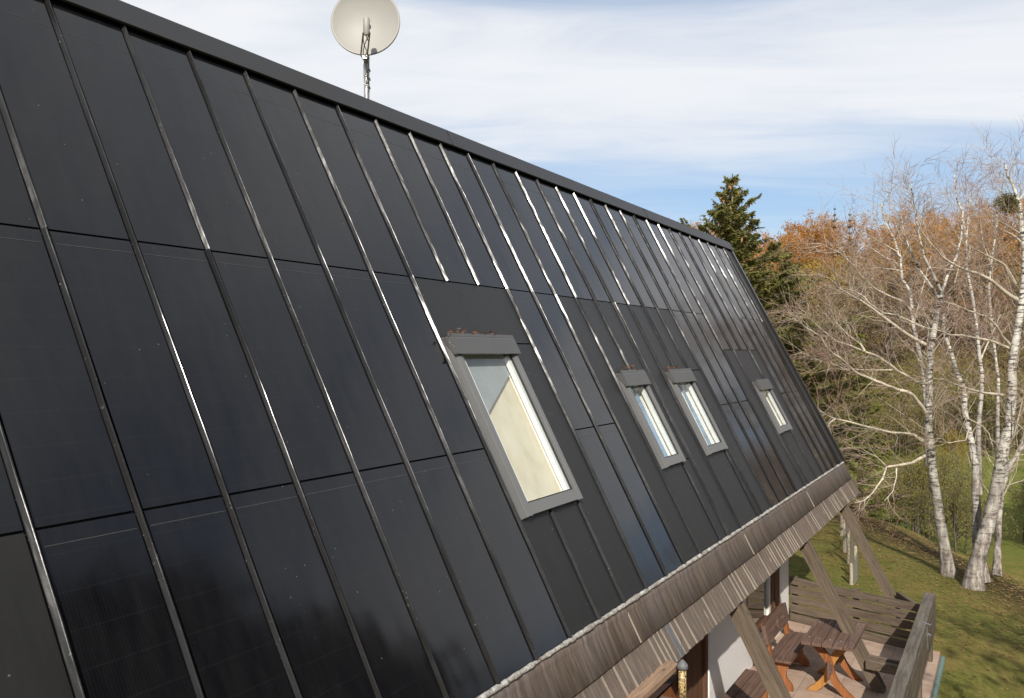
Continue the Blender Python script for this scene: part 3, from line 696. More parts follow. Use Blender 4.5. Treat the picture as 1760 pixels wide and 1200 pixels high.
# ------------------------------------------------------------------ railing, slat fence, gutter skirt
rail = empty('terrace_railing', P(-2.1, 24, -9), 'grey weathered wooden railing with a thick top beam along the terrace edge', 'railing')
m = MB(); m.beam(P(-2.09, 2, -7.18), P(-2.09, 29.35, -7.18), 0.155, 0.085, bev=0.12); m.build('top_beam', M['railtop'], rail)
for z0, z1 in ((-7.29, -7.72), (-7.735, -8.14)):
    m = MB(); m.box(P(-1.99, 2, z1), P(-1.93, 29.2, z0)); m.build('side_board', M['wood_y'], rail)
m = MB(); m.box(P(-2.24, 2, -8.0), P(-2.19, 29.2, -7.35)); m.build('side_board', M['wood_y'], rail)
for yq in (29.0, 25.3, 21.6, 17.9, 14.2):
    m = MB(); m.box(P(-2.18, yq - 0.12, -9.0), P(-2.0, yq + 0.12, -7.27)); m.build('post', M['wood_z'], rail)
m = MB(); c0 = P(-1.94, 25.9, -7.16); m.beam(c0, c0 + np.array([0.015, -0.02, -0.30]), 0.022, 0.035); m.beam(c0 + [-0.05, 0.06, 0.03], c0 + [0.06, -0.03, 0.03], 0.03, 0.02); m.beam(c0 + [0.01, 0, -0.10], c0 + [0.06, -0.02, -0.12], 0.02, 0.03)
m.build('clamp_bracket', M['steel'], rail)

FA, FB_ = P(-6.5, 31.0, -9), P(-2.22, 29.45, -9)
sf = empty('slat_fence', (FA + FB_) / 2, 'brown fence of wide horizontal boards closing the far end of the terrace', 'fence')
fd = (FB_ - FA) / np.linalg.norm(FB_ - FA); fnr = np.array([-fd[1], fd[0], 0])
for i in range(5):
    m = MB(); zt_ = -7.50 - i * 0.305; zb_ = zt_ - 0.245
    a = FA + [0, 0, (zb_ + zt_) / 2 * U + 9 * U]; b = FB_ + [0, 0, (zb_ + zt_) / 2 * U + 9 * U + rng.uniform(-0.01, 0.01)]
    m.beam(a + fnr * 0.003 * i, b + fnr * 0.003 * i, 0.026, 0.245 * U, bev=0.15); m.build('board', M['wood_x'], sf)
for t in (0.02, 0.5, 0.985):
    m = MB(); a = FA + (FB_ - FA) * t + fnr * 0.085; m.beam(a + [0, 0, -0.3], a + [0, 0, 1.5 * U + 0.0], 0.09, 0.09, up=(1, 0, 0)); m.build('post', M['wood_z'], sf)
gut = empty('terrace_skirt', P(-1.85, 20, -9.3), 'slate clad skirt with a green copper gutter below the terrace edge', 'skirt')
m = MB(); m.tube([P(-1.80, 4, -9.22), P(-1.80, 30.0, -9.20)], 0.045, 12); m.build('gutter', M['copper'], gut)
m = MB(); y = 4.0
while y < 30.0:
    w = rng.uniform(0.5, 0.62); e = min(y + w, 30.1)
    for r_, (xa, za, xb, zb2) in enumerate(((-1.74, -9.24, -1.62, -9.55), (-1.63, -9.50, -1.50, -9.84), (-1.52, -9.79, -1.40, -10.2))):
        ox = (r_ % 2) * 0.0; l = rng.uniform(0, 0.02)
        m.box8([P(xa - 0.03, y, za), P(xb - 0.03, y, zb2), P(xb - 0.03, e - 0.02, zb2), P(xa - 0.03, e - 0.02, za),
                P(xa, y, za + 0.01), P(xb + l, y, zb2 + 0.01), P(xb + l, e - 0.02, zb2 + 0.01), P(xa, e - 0.02, za + 0.01)])
    y = e
m.build('slate_cladding', M['slate'], gut)

# ------------------------------------------------------------------ terrace furniture
def outline(pts, y, th):      # carved board standing in a plane across X, pushed along Y
    return [np.array(P(x, y, z_)) for x, z_ in pts], (0, th, 0)
def sbez(a, b, w, bow, y, th, mb):   # curved leg from a to b in the XZ plane
    n = 9; L = []; Rr = []
    for i in range(n + 1):
        t = i / n; x = a[0] + (b[0] - a[0]) * t + bow * math.sin(2 * math.pi * t); zc = a[1] + (b[1] - a[1]) * t
        ww = w * (0.5 + 0.5 * abs(math.cos(math.pi * t)) ** 1.2 + 0.12)
        L.append((x - ww / 2, zc)); Rr.append((x + ww / 2, zc))
    n2 = len(L)
    for i in range(n):
        q = [L[i], Rr[i], Rr[i + 1], L[i + 1]]
        p, off = outline(q, y, th); mb.prism(p, off)
tb = empty('garden_table', P(-4.2, 25.5, -9), 'brown plank garden table with carved orange crossed legs', 'table')
X0, X1, Y0, Y1, ZT = -4.82, -3.50, 24.35, 26.75, -7.55
m = MB(); n = 5
for i in range(n):
    a = X0 + (X1 - X0) * i / n; b = X0 + (X1 - X0) * (i + 1) / n - 0.022
    m.box(P(a, Y0 + rng.uniform(-.01, .01), ZT - 0.085), P(b, Y1 + rng.uniform(-.01, .01), ZT + rng.uniform(-0.004, 0.004)))
m.build('tabletop', M['plank'], tb)
for yq in (24.75, 26.25):
    for a, b, dy in (((-4.62, ZT - 0.10), (-3.68, -8.99), 0.0), ((-3.72, ZT - 0.10), (-4.66, -8.99), 0.115)):
        m = MB(); sbez(a, b, 0.24, 0.10 if dy == 0 else -0.10, yq + dy, 0.055, m); m.build('crossed_leg', M['orange'] if dy == 0 else M['honey'], tb)
for i in range(n):
    for yq in (24.80, 26.32):
        m = MB(); cx_ = X0 + (X1 - X0) * (i + 0.48) / n; m.lathe([(0.0, 0.003), (0.008, 0.003), (0.010, -0.004)], 10, P(cx_, yq, ZT + 0.004)); m.build('bolt', M['galv'], tb)
m = MB(); m.box(P(-4.24, 24.62, -8.38), P(-4.10, 26.5, -8.18)); m.build('stretcher', M['plank'], tb)
for yq in (24.60,):
    m = MB(); m.beam(P(-4.17, yq, -8.50), P(-4.17, yq, -8.06), 0.05, 0.035, up=(1, 0, 0), bev=0.3); m.build('wedge', M['plank'], tb)
# bench with a carved backrest
def carved_bench(cx, y0, y1, label):
    bz = -8.13
    e = empty('carved_bench', P(cx, (y0 + y1) / 2, -9), label, 'bench', 'benches on the terrace')
    m = MB()
    for i in range(3):
        a = cx - 0.30 + 0.225 * i; m.box(P(a, y0, bz - 0.07), P(a + 0.205, y1, bz + rng.uniform(-0.004, 0.004)))
    m.build('seat', M['plank'], e)
    for yq in (y0 + 0.22, y1 - 0.30):
        m = MB(); pts = [(-0.27, bz - 0.07), (0.30, bz - 0.07), (0.27, bz - 0.20), (0.17, bz - 0.36), (0.18, bz - 0.52), (0.33, bz - 0.70), (0.36, -8.99), (0.16, -8.99), (0.06, -8.93), (-0.06, -8.93), (-0.16, -8.99), (-0.36, -8.99), (-0.33, bz - 0.70), (-0.2, bz - 0.52), (-0.2, bz - 0.3)]
        # split the concave side board into two convex halves
        half = [pts[0], (0.0, bz - 0.07), (0.0, -8.93)] + pts[9:]
        pl = [(0.0, bz - 0.07)] + pts[1:9] + [(0.0, -8.93)]
        for pp in (pl, half):
            p, off = outline([(cx + x, z_) for x, z_ in pp], yq, 0.055); m.prism(p, off)
        m.build('side_leg', M['orange'], e)
        m = MB(); p, off = outline([(cx - 0.30, bz - 0.10), (cx - 0.18, bz - 0.10), (cx - 0.40, bz + 0.80), (cx - 0.50, bz + 0.80)], yq, 0.10); m.prism(p, off); m.build('back_post', M['orange'], e)
    # backrest board: scalloped outline with a pierced pattern, leaning back
    bt = bpy.data.meshes.new('backrest'); import bmesh
    bm = bmesh.new(); W = y1 - y0 - 0.1
    top = []
    for i in range(25):
        t = i / 24; s_ = 0.80 + 0.10 * math.sin(math.pi * t) ** 0.6 - 0.05 * abs(math.sin(3 * math.pi * t)) * (0.4 + 0.6 * abs(2 * t - 1))
        top.append((t, s_))
    bot = [(t, 0.30 - 0.03 * math.sin(2 * math.pi * t) ** 2) for t in np.linspace(1, 0, 13)]
    def pt(t, h): return P(cx - 0.30 - 0.22 * h + 0.035, y0 + 0.05 + W * t, bz + h)
    # strips left, middle, right leave real heart-shaped gaps between them
    def strip(t0, t1, h0, h1):
        vs = [pt(t0, h0(t0)), pt(t1, h0(t1)), pt(t1, h1(t1)), pt(t0, h1(t0))]
        off = np.array([0.045 * U * 2, 0, 0.02])
        return vs, off
    topf = lambda t: 0.80 + 0.10 * math.sin(math.pi * min(max(t, 0.001), 0.999)) ** 0.6 - 0.05 * abs(math.sin(3 * math.pi * t)) * (0.4 + 0.6 * abs(2 * t - 1))
    botf = lambda t: 0.30
    mb = MB(); N = 40
    def hole(t):     # lower/upper edge of the cut-outs
        for c_, w_, a_, b_ in ((0.26, 0.07, 0.48, 0.62), (0.5, 0.045, 0.40, 0.72), (0.74, 0.07, 0.48, 0.62), (0.40, 0.02, 0.52, 0.58), (0.60, 0.02, 0.52, 0.58)):
            u_ = (t - c_) / w_
            if abs(u_) < 1: k_ = math.sqrt(1 - u_ * u_); mid = (a_ + b_) / 2; return mid - (mid - a_) * k_, mid + (b_ - mid) * k_
        return None
    for i in range(N):
        t0, t1 = i / N, (i + 1) / N; hq = hole((t0 + t1) / 2)
        if hq:
            v_, o_ = strip(t0, t1, botf, lambda t: hq[0]); mb.prism(v_, o_); v_, o_ = strip(t0, t1, lambda t: hq[1], topf); mb.prism(v_, o_)
        else: v_, o_ = strip(t0, t1, botf, topf); mb.prism(v_, o_)
    bm.free(); bpy.data.meshes.remove(bt)
    mb.build('backrest', M['plank'], e)
    return e
carved_bench(-5.42, 24.3, 27.0, 'orange brown bench with carved backrest between house wall and garden table')
e = empty('plank_bench', P(-5.6, 20.6, -9), 'low brown plank bench without backrest against the white wall', 'bench', 'benches on the terrace')
m = MB()
for i in range(3): m.box(P(-5.98 + 0.27 * i, 18.2, -8.20), P(-5.735 + 0.27 * i, 23.2, -8.13 + rng.uniform(-0.004, 0.004)))
m.build('seat', M['plank'], e)
for yq in (18.7, 22.6):
    m = MB(); m.box(P(-5.9, yq, -9.0), P(-5.3, yq + 0.14, -8.20)); m.build('side_leg', M['orange'], e)

# bird feeder tube and bird table hanging under the eave
fx = P(-4.60, 13.91, -5.0)
e = empty('bird_feeder', fx + [0, 0, -0.35], 'clear tube of bird seed with a metal cap hanging below the eave', 'bird feeder')
m = MB(); m.lathe([(0.0, -0.30), (0.033, -0.30), (0.033, -0.02), (0.0, -0.02)], 20, fx); m.build('seed_tube', M['seed'], e)
m = MB(); m.lathe([(0.0, 0.05), (0.012, 0.05), (0.045, 0.012), (0.05, -0.02), (0.037, -0.022)], 22, fx); m.build('cap', M['lead'], e)
m = MB(); m.lathe([(0.036, -0.30), (0.042, -0.31), (0.042, -0.36), (0.05, -0.365), (0.05, -0.375), (0.0, -0.375)], 20, fx); m.build('tray', M['copper'], e)
m = MB(); m.tube([fx + [0, 0, 0.05], fx + [-0.01, 0, 0.25]], 0.002, 5); m.build('hanging_wire', M['cable'], e)
m = MB(); m.tube([fx + [0.03, -0.05, -0.20], fx + [-0.03, 0.05, -0.20]], 0.004, 6); m.build('perch', M['steel'], e)
e = empty('bird_table', P(-4.95, 13.2, -5.6), 'wooden bird house with a pale brown roof board tucked under the eave', 'bird house')
m = MB(); m.box8([P(-5.35, 12.3, -5.02), P(-4.70, 12.3, -5.10), P(-4.70, 14.05, -5.10), P(-5.35, 14.05, -5.02), P(-5.35, 12.3, -4.96), P(-4.70, 12.3, -5.02), P(-4.70, 14.05, -5.02), P(-5.35, 14.05, -4.96)])
m.build('roof_board', mat('pale_board', m_wood((0.17, 0.10, 0.06), (0.30, 0.19, 0.12), (0.38, 0.26, 0.17), (0, 1, 0))), e)
m = MB(); m.box(P(-5.32, 12.55, -5.75), P(-5.26, 13.95, -5.05)); m.build('rear_board', M['plank'], e)
m = MB(); m.box(P(-5.26, 12.55, -5.75), P(-4.80, 13.95, -5.69)); m.build('floor_board', M['orange'], e)
m = MB(); m.box(P(-5.26, 12.55, -5.69), P(-4.76, 12.66, -5.12)); m.build('side_board', M['honey'], e)

# ------------------------------------------------------------------ satellite dish behind the ridge
dc = seen(628, 37, 8.35); nrm = Vector((0.47, -0.88, 0.04)).normalized()
mast_x, mast_y = float(dc[0] - 0.085), float(dc[1] + 0.13)
db = np.array([mast_x, mast_y, RP(0, VR)[2] - 0.35])
e = empty('satellite_dish', db, 'round beige satellite dish on a galvanised mast behind the ridge', 'satellite dish')
Z = nrm; Xd = Z.cross(Vector((0, 0, 1))).normalized(); Yd = Z.cross(Xd).normalized() * -1
def dish(r, a, h): p = Vector(dc) + Xd * (r * math.cos(a)) + Yd * (r * 0.985 * math.sin(a)) + Z * h; return tuple(p)
m = MB(); n = 64; rings = [(0.001, -0.055), (0.08, -0.052), (0.16, -0.041), (0.24, -0.022), (0.305, -0.002), (0.318, 0.004), (0.324, 0.0), (0.322, -0.022), (0.30, -0.030), (0.16, -0.066), (0.001, -0.08)]
vs = [dish(r, 2 * math.pi * j / n, h) for r, h in rings for j in range(n)]
m.add(vs, [(i * n + j, i * n + (j + 1) % n, (i + 1) * n + (j + 1) % n, (i + 1) * n + j) for i in range(len(rings) - 1) for j in range(n)], 0, True)
m.build('reflector', M['dish'], e)
foot = Vector(dish(0.34, -math.pi / 2, -0.03)); lnb = Vector(dc) + Z * 0.30 + Yd * -0.20 - Xd * 0.065
side = Xd
m = MB()
for s_ in (-1, 1): m.tube([foot + side * 0.028 * s_ - Z * 0.02, foot + side * 0.03 * s_ + Z * 0.08, lnb + side * 0.03 * s_ - Z * 0.01 - Yd * 0.02], 0.0075, 6)
m.build('feed_arm', M['galv'], e)
m = MB(); m.tube([lnb + Yd * 0.11, lnb + Yd * 0.09, lnb - Yd * 0.02, lnb - Yd * 0.05], [0.022, 0.03, 0.03, 0.018], 12); m.tube([lnb + Yd * 0.06 + Z * 0.0, lnb + Yd * 0.06 - Z * 0.09], [0.022, 0.028], 12)
m.build('receiver_head', M['greyplastic'], e)
mt = Vector((mast_x, mast_y, dc[2] - 0.02)); mb_ = Vector(db)
m = MB(); m.tube([mb_, mt], 0.027, 14); m.build('mast', M['galv'], e)
m = MB(); m.beam(mt + Vector((0, 0, -0.05)), Vector(dc) - Z * 0.10, 0.07, 0.07); m.beam(foot - Z * 0.05, foot + Z * 0.03, 0.05, 0.03); m.beam(foot - Z * 0.04, mt + Vector((0, 0, -0.30)), 0.03, 0.03); m.build('bracket', M['galv'], e)
for q in range(3):
    m = MB(); ph = q * 2.1; pts = [lnb + Yd * -0.05]
    for i in range(1, 12):
        t = i / 11; b = lnb.lerp(foot, min(1, t * 1.5)) if t < 0.66 else foot.lerp(Vector((mast_x, mast_y, dc[2] - 0.62)), (t - 0.66) / 0.34)
        pts.append(b + side * 0.028 * math.sin(t * 7 + ph) + Z * 0.022 * math.cos(t * 9 + ph))
    m.tube(pts, 0.0042, 5); m.build('cable', M['cablew'] if q == 1 else M['cable'], e)
m = MB(); pts = [Vector((mast_x, mast_y, dc[2] - 0.40)) + Vector((0.034 * math.cos(i * 0.9), 0.034 * math.sin(i * 0.9), -0.012 * i)) for i in range(16)]; m.tube(pts, 0.005, 5); m.build('cable_coil', M['cablew'], e)

# dry leaves caught on the skylight hoods
def leaf_pile(k0, k1, v, n, label):
    V = []; F = []
    for i in range(n):
        c = RP(rng.uniform(k0, k1), v + rng.uniform(-0.11, 0.03), rng.uniform(0.05, 0.165)); a = Vector((rng.gauss(0, 1), rng.gauss(0, 1), rng.gauss(0, 1))).normalized(); b = a.cross(Vector((rng.gauss(0, 1), rng.gauss(0, 1), rng.gauss(0, 1)))).normalized()
        s_ = rng.uniform(0.012, 0.030); bb = len(V); c = Vector(c)
        cu = a.cross(b) * s_ * 0.25
        V += [c - a * s_, c - b * s_ * 0.42 + cu, c + a * s_, c + b * s_ * 0.42 + cu]; F.append((bb, bb + 1, bb + 2, bb + 3))
    o = raw_mesh('dry_leaves', [tuple(p) for p in V], F, M['leafdry'], loc=RP((k0 + k1) / 2, v, 0.1))
    tag(o, label, 'leaves', 'leaf litter on the skylights', 'stuff')
leaf_pile(6.05, 7.9, s1[2] - 0.02, 38, 'curled brown leaves lying on the hood of the largest skylight')
leaf_pile(12.4, 13.2, s2[2] - 0.05, 22, 'brown leaf heap above the second nearest skylight')
leaf_pile(15.1, 15.8, s3[2] - 0.05, 22, 'brown leaf heap above the third nearest skylight')

# ------------------------------------------------------------------ stake fence on the lawn
fe = empty('stake_fence', P(-6.2, 41, -9.1), 'row of pale wooden stakes with wire netting on the lawn beyond the terrace', 'fence')
def land(x, y):                              # the point of the ground seen at a photo position
    d = 8.0
    while d < 140:
        p = seen(x, y, d)
        if p[2] < float(ground_h(p[0], p[1])): break
        d += 0.1
    return p, d
stk = [(1463, 1006, 968), (1470, 998, 938), (1458, 970, 909), (1452, 950, 893), (1446, 922, 878)]
tops = []
for x, y, h_ in stk:
    a, dpt = land(x, y); h_ = (y - h_) / FOC * dpt; a = a - [0, 0, 0.1]; b = a + [rng.uniform(-.02, .02), rng.uniform(-.02, .02), h_ + 0.1]
    m = MB(); m.tube([a, (a + b) / 2 + [0.008, 0, 0], b - [0, 0, 0.04], b], [0.040, 0.038, 0.034, 0.014], 7, smooth=False); m.build('stake', M['stake'], fe); tops.append((a, b))
m = MB()
for (a, b), (c, d) in zip(tops, tops[1:]):
    for i in range(8):
        t = 0.1 + 0.8 * i / 7; p0 = a + (b - a) * t; p1 = c + (d - c) * t; m.tube([p0 + [0.05, 0, 0], p1 + [0.05, 0, 0]], 0.004, 3, cap=False)
    for i in range(14):
        t = i / 13; p0 = a + (c - a) * t; p1 = b + (d - b) * t; m.tube([p0 + (p1 - p0) * 0.1 + [0.05, 0, 0], p0 + (p1 - p0) * 0.9 + [0.05, 0, 0]], 0.004, 3, cap=False)
m.build('wire_netting', M['galv'], fe)

# fallen leaves on the lawn
V = []; F = []
for i in range(14000):
    s_ = 13 + 17 * rng.random() ** 0.8; r_ = rng.uniform(4.0, 13.5)
    if rng.random() > 0.25 + 0.75 * min(1, max(0, (r_ - 6) / 5)): continue
    x = s_ * FW[0] + r_ * RT[0]; y = s_ * FW[1] + r_ * RT[1]
    if x < -1.0 and y < 16.3: continue
    z_ = float(ground_h(x, y)) + 0.02; a = rng.uniform(0, 6.28); l = rng.uniform(0.02, 0.055); dx, dy = math.cos(a) * l, math.sin(a) * l; t = rng.uniform(-0.012, 0.02); b = len(V)
    V += [(x - dx, y - dy, z_), (x + dy * .5, y - dx * .5, z_ + t), (x + dx, y + dy, z_ + 0.01), (x - dy * .5, y + dx * .5, z_ + t)]; F.append((b, b + 1, b + 2, b + 3))
tag(raw_mesh('fallen_leaves', V, F, M['leafy_lawn'], loc=(0, 20, 0)), 'yellow brown leaves scattered over the lawn', 'leaves', kind='stuff')

# ------------------------------------------------------------------ TREES
def rv(sc_=1.0): return np.array([rng.gauss(0, sc_), rng.gauss(0, sc_), rng.gauss(0, sc_)])
def unit(v): return v / (np.linalg.norm(v) + 1e-9)
def grow(p, d, length, r, nseg, wob, up, droop=0.0):
    pts = [np.array(p)]; d = unit(np.array(d))
    for i in range(nseg):
        d = unit(d + rv(wob) + np.array([0, 0, up - droop * (i / nseg)])); pts.append(pts[-1] + d * length / nseg)
    return pts, [r * (1 - 0.8 * i / nseg) for i in range(nseg + 1)]
def along(pts, t):
    n = len(pts) - 1; i = min(int(t * n), n - 1); f = t * n - i
    return pts[i] + (pts[i + 1] - pts[i]) * f, unit(pts[i + 1] - pts[i])
def twig_spray(limb_mb, twig_mb, pts, r0, dens, ln=(0.5, 1.4), t0=0.25, tw=5, up=0.10, droop=0.22):
    L = sum(np.linalg.norm(b - a) for a, b in zip(pts, pts[1:])); n = max(1, int(L * dens))
    for i in range(n):
        t = t0 + (1 - t0) * (i + rng.random()) / n; p, d = along(pts, min(t, 0.999))
        side = unit(np.cross(d, rv())); dd = unit(d * 0.75 + side * 0.8 + np.array([0, 0, up]))
        l = rng.uniform(*ln) * (1.15 - 0.5 * t); q, rr = grow(p, dd, l, max(0.0055, r0 * 0.15 * (1.1 - 0.6 * t)), 4, 0.16, 0.05)
        limb_mb.tube(q, rr, 4, cap=False)
        for j in range(tw):
            pp, d2 = along(q, rng.uniform(0.3, 0.98)); s2 = unit(np.cross(d2, rv()))
            q2, r2 = grow(pp, unit(d2 * 0.7 + s2 * 0.7), rng.uniform(0.25, 0.65), 0.0048, 3, 0.22, 0.06, droop); twig_mb.tube(q2, r2, 3, cap=False)
            if rng.random() < 0.8:
                pp, d3 = along(q2, rng.uniform(0.3, 0.8)); q3, r3 = grow(pp, unit(d3 + unit(rv()) * 0.7), rng.uniform(0.15, 0.4), 0.004, 2, 0.22, 0.04, droop); twig_mb.tube(q3, r3, 3, cap=False)
def densify(px, depth0, depth1):
    n = len(px); return [seen(x, y, depth0 + (depth1 - depth0) * i / max(1, n - 1)) for i, (x, y) in enumerate(px)]
def smooth_pts(p):
    out = [p[0]]
    for i in range(len(p) - 1):
        a, b = p[i], p[i + 1]
        out += [a * 0.5 + b * 0.5 + rv(0.006), b]
    return out
def build_birch(name, label, base_depth, trunks, limbs, dens=2.6, tw=5, crown=0.6, ln=(0.5, 1.4)):
    b0 = densify(trunks[0][0], base_depth, base_depth)[0]
    e = empty(name, b0, label, 'tree', 'birches at the edge of the lawn')
    lm = MB(); tw_mb = MB()
    for q, tr in enumerate(trunks):
        px, ra, rb, dd = tr[:4]; d0 = tr[4] if len(tr) > 4 else 0.0
        p = smooth_pts(densify(px, base_depth + d0, base_depth + d0 + dd)); n = len(p)
        ra *= 0.80; rad = [ra + (rb - ra) * (i / (n - 1)) ** 0.8 for i in range(n)]
        if px[0][1] > 930:
            p[0] = p[0] - np.array([0, 0, 0.2]); rad[0] *= 1.45; rad[1] *= 1.1
        t_ = MB(); t_.tube(p, rad, 12 if ra > 0.05 else 7); t_.build('trunk' if ra > 0.05 else 'stem', M['birch'], e)
        twig_spray(lm, tw_mb, p, max(rb * 2, 0.03), dens, ln, crown, tw)
    for px, ra, rb, d0, dd in limbs:
        p = smooth_pts(densify(px, base_depth + d0, base_depth + d0 + dd)); n = len(p)
        ra *= 0.76; l1 = MB(); l1.tube(p, [ra + (rb * 0.8 - ra) * (i / (n - 1)) ** 0.7 for i in range(n)], 7)
        twig_spray(l1, tw_mb, p, ra, dens, (0.35, 1.25), 0.15, tw)
        l1.build('limb', M['limb'], e)
    lm.build('branches', M['limb'], e); tw_mb.build('twigs', M['twig'], e)
    return e
# leaning birch left of the pair
build_birch('birch_tree', 'white birch with one slender trunk and long limbs reaching towards the roof', 21.3,
    [([(1630, 978), (1622, 930), (1612, 870), (1604, 820), (1600, 770), (1596, 740), (1597, 690), (1597, 640), (1600, 600), (1607, 560), (1614, 525), (1619, 500)], 0.165, 0.05, -0.6),
     ([(1619, 505), (1603, 470), (1588, 440), (1582, 415), (1577, 390), (1570, 345), (1566, 318)], 0.045, 0.012, -0.6, -0.6),
     ([(1618, 505), (1630, 470), (1645, 440), (1653, 405), (1655, 365), (1644, 340), (1640, 300)], 0.045, 0.012, 0.9, -0.6),
     ([(1616, 515), (1585, 470), (1566, 435), (1555, 405), (1548, 370), (1530, 350)], 0.035, 0.01, 0.5, -0.6)],
    [([(1590, 592), (1558, 574), (1528, 552), (1499, 530), (1476, 515), (1461, 507), (1442, 496), (1426, 479), (1406, 471)], 0.062, 0.008, -0.5, -1.8),
     ([(1588, 563), (1566, 553), (1542, 542), (1518, 538), (1496, 523), (1487, 511), (1471, 501), (1456, 497)], 0.042, 0.007, -0.5, 1.0),
     ([(1575, 545), (1555, 520), (1533, 511), (1512, 501), (1495, 488), (1479, 473), (1469, 458), (1453, 444), (1444, 435), (1424, 426), (1411, 418)], 0.042, 0.008, -0.4, -2.4),
     ([(1444, 435), (1441, 424), (1443, 408)], 0.015, 0.006, -2.2, -0.2),
     ([(1592, 659), (1577, 658), (1562, 648), (1543, 638), (1527, 625), (1507, 612), (1487, 605), (1470, 598), (1456, 592), (1439, 587), (1424, 576), (1404, 560), (1393, 547), (1388, 534), (1387, 518)], 0.052, 0.008, -0.4, -2.2),
     ([(1487, 605), (1478, 590), (1458, 576), (1443, 560), (1439, 556), (1423, 534)], 0.026, 0.006, -1.6, 0.6),
     ([(1592, 712), (1585, 699), (1570, 680), (1557, 673), (1533, 666), (1514, 658), (1496, 651), (1475, 643), (1462, 632), (1451, 621), (1432, 608), (1422, 598), (1410, 577), (1394, 568), (1381, 560), (1372, 547), (1360, 536)], 0.070, 0.008, -0.3, -3.0),
     ([(1533, 636), (1480, 636), (1452, 635), (1439, 628), (1421, 625), (1409, 619), (1395, 616), (1384, 600)], 0.025, 0.006, -1.0, -1.6),
     ([(1587, 758), (1570, 747), (1535, 744), (1500, 736), (1477, 730), (1436, 720), (1418, 712), (1404, 702)], 0.058, 0.012, -0.1, -2.6),
     ([(1436, 720), (1425, 728), (1418, 745), (1405, 748)], 0.02, 0.006, -2.2, -0.2),
     ([(1590, 784), (1567, 796), (1523, 803), (1517, 823), (1500, 847), (1485, 861), (1471, 864)], 0.055, 0.012, -0.1, -1.8),
     ([(1523, 801), (1506, 785), (1477, 768)], 0.025, 0.006, -1.2, -0.6), ([(1541, 805), (1541, 820), (1535, 844), (1520, 861)], 0.026, 0.007, -1.0, -0.5)],
    6.5, 7, 0.36, (0.5, 1.9))
# the stout birch with a forked foot
build_birch('birch_tree', 'stout old birch with a thick dark rugged foot and forked stems', 20.3,
    [([(1672, 1003), (1680, 965), (1691, 925), (1702, 890), (1710, 855), (1716, 820), (1722, 785), (1728, 760), (1734, 735), (1738, 700), (1740, 660), (1741, 620), (1745, 590), (1750, 560), (1756, 520), (1760, 480), (1762, 430), (1757, 400), (1754, 360), (1747, 337), (1740, 315), (1732, 303), (1727, 280)], 0.23, 0.02, 0.3),
     ([(1690, 985), (1679, 930), (1679, 890), (1677, 850), (1677, 802), (1670, 762), (1665, 740), (1658, 707), (1657, 668), (1647, 647), (1638, 615), (1628, 587), (1622, 567), (1622, 540)], 0.145, 0.03, 1.2, 0.5),
     ([(1713, 975), (1715, 940), (1717, 890), (1722, 840), (1735, 800), (1756, 770), (1770, 720)], 0.10, 0.05, 1.2, 1.0)],
    [([(1748, 515), (1725, 500), (1711, 488), (1700, 480), (1680, 470), (1662, 465), (1648, 459), (1632, 450), (1618, 440), (1608, 428), (1595, 413), (1585, 400), (1577, 370), (1570, 345)], 0.070, 0.01, 0.1, -2.0),
     ([(1735, 592), (1722, 578), (1714, 562), (1695, 544), (1687, 542), (1665, 534), (1644, 525), (1623, 518)], 0.055, 0.008, 0.1, -1.6),
     ([(1733, 598), (1707, 587), (1677, 581), (1653, 576), (1632, 576), (1620, 570), (1593, 564), (1577, 558)], 0.045, 0.009, 0.1, -2.2),
     ([(1723, 679), (1690, 675), (1660, 667), (1643, 661), (1617, 650)], 0.048, 0.01, 0.2, -1.2),
     ([(1745, 487), (1728, 457), (1716, 449), (1690, 436), (1674, 427), (1665, 421), (1644, 407)], 0.045, 0.008, 0.1, -1.6),
     ([(1752, 401), (1725, 384), (1708, 375), (1699, 363)], 0.028, 0.007, 0.2, -1.0), ([(1755, 415), (1738, 402), (1711, 390), (1705, 381)], 0.028, 0.007, 0.2, 1.0),
     ([(1725, 775), (1743, 750), (1757, 690), (1770, 650)], 0.04, 0.01, 0.2, -1.0),
     ([(1656, 707), (1665, 720), (1690, 733), (1700, 745), (1706, 765)], 0.02, 0.006, 0.6, -0.8),
     ([(1665, 740), (1660, 757), (1630, 762), (1620, 755), (1617, 740)], 0.022, 0.006, 0.6, -1.2),
     ([(1752, 345), (1768, 320), (1780, 290)], 0.02, 0.006, 0.2, 0.3)],
    6.0, 7, 0.36, (0.6, 2.1))
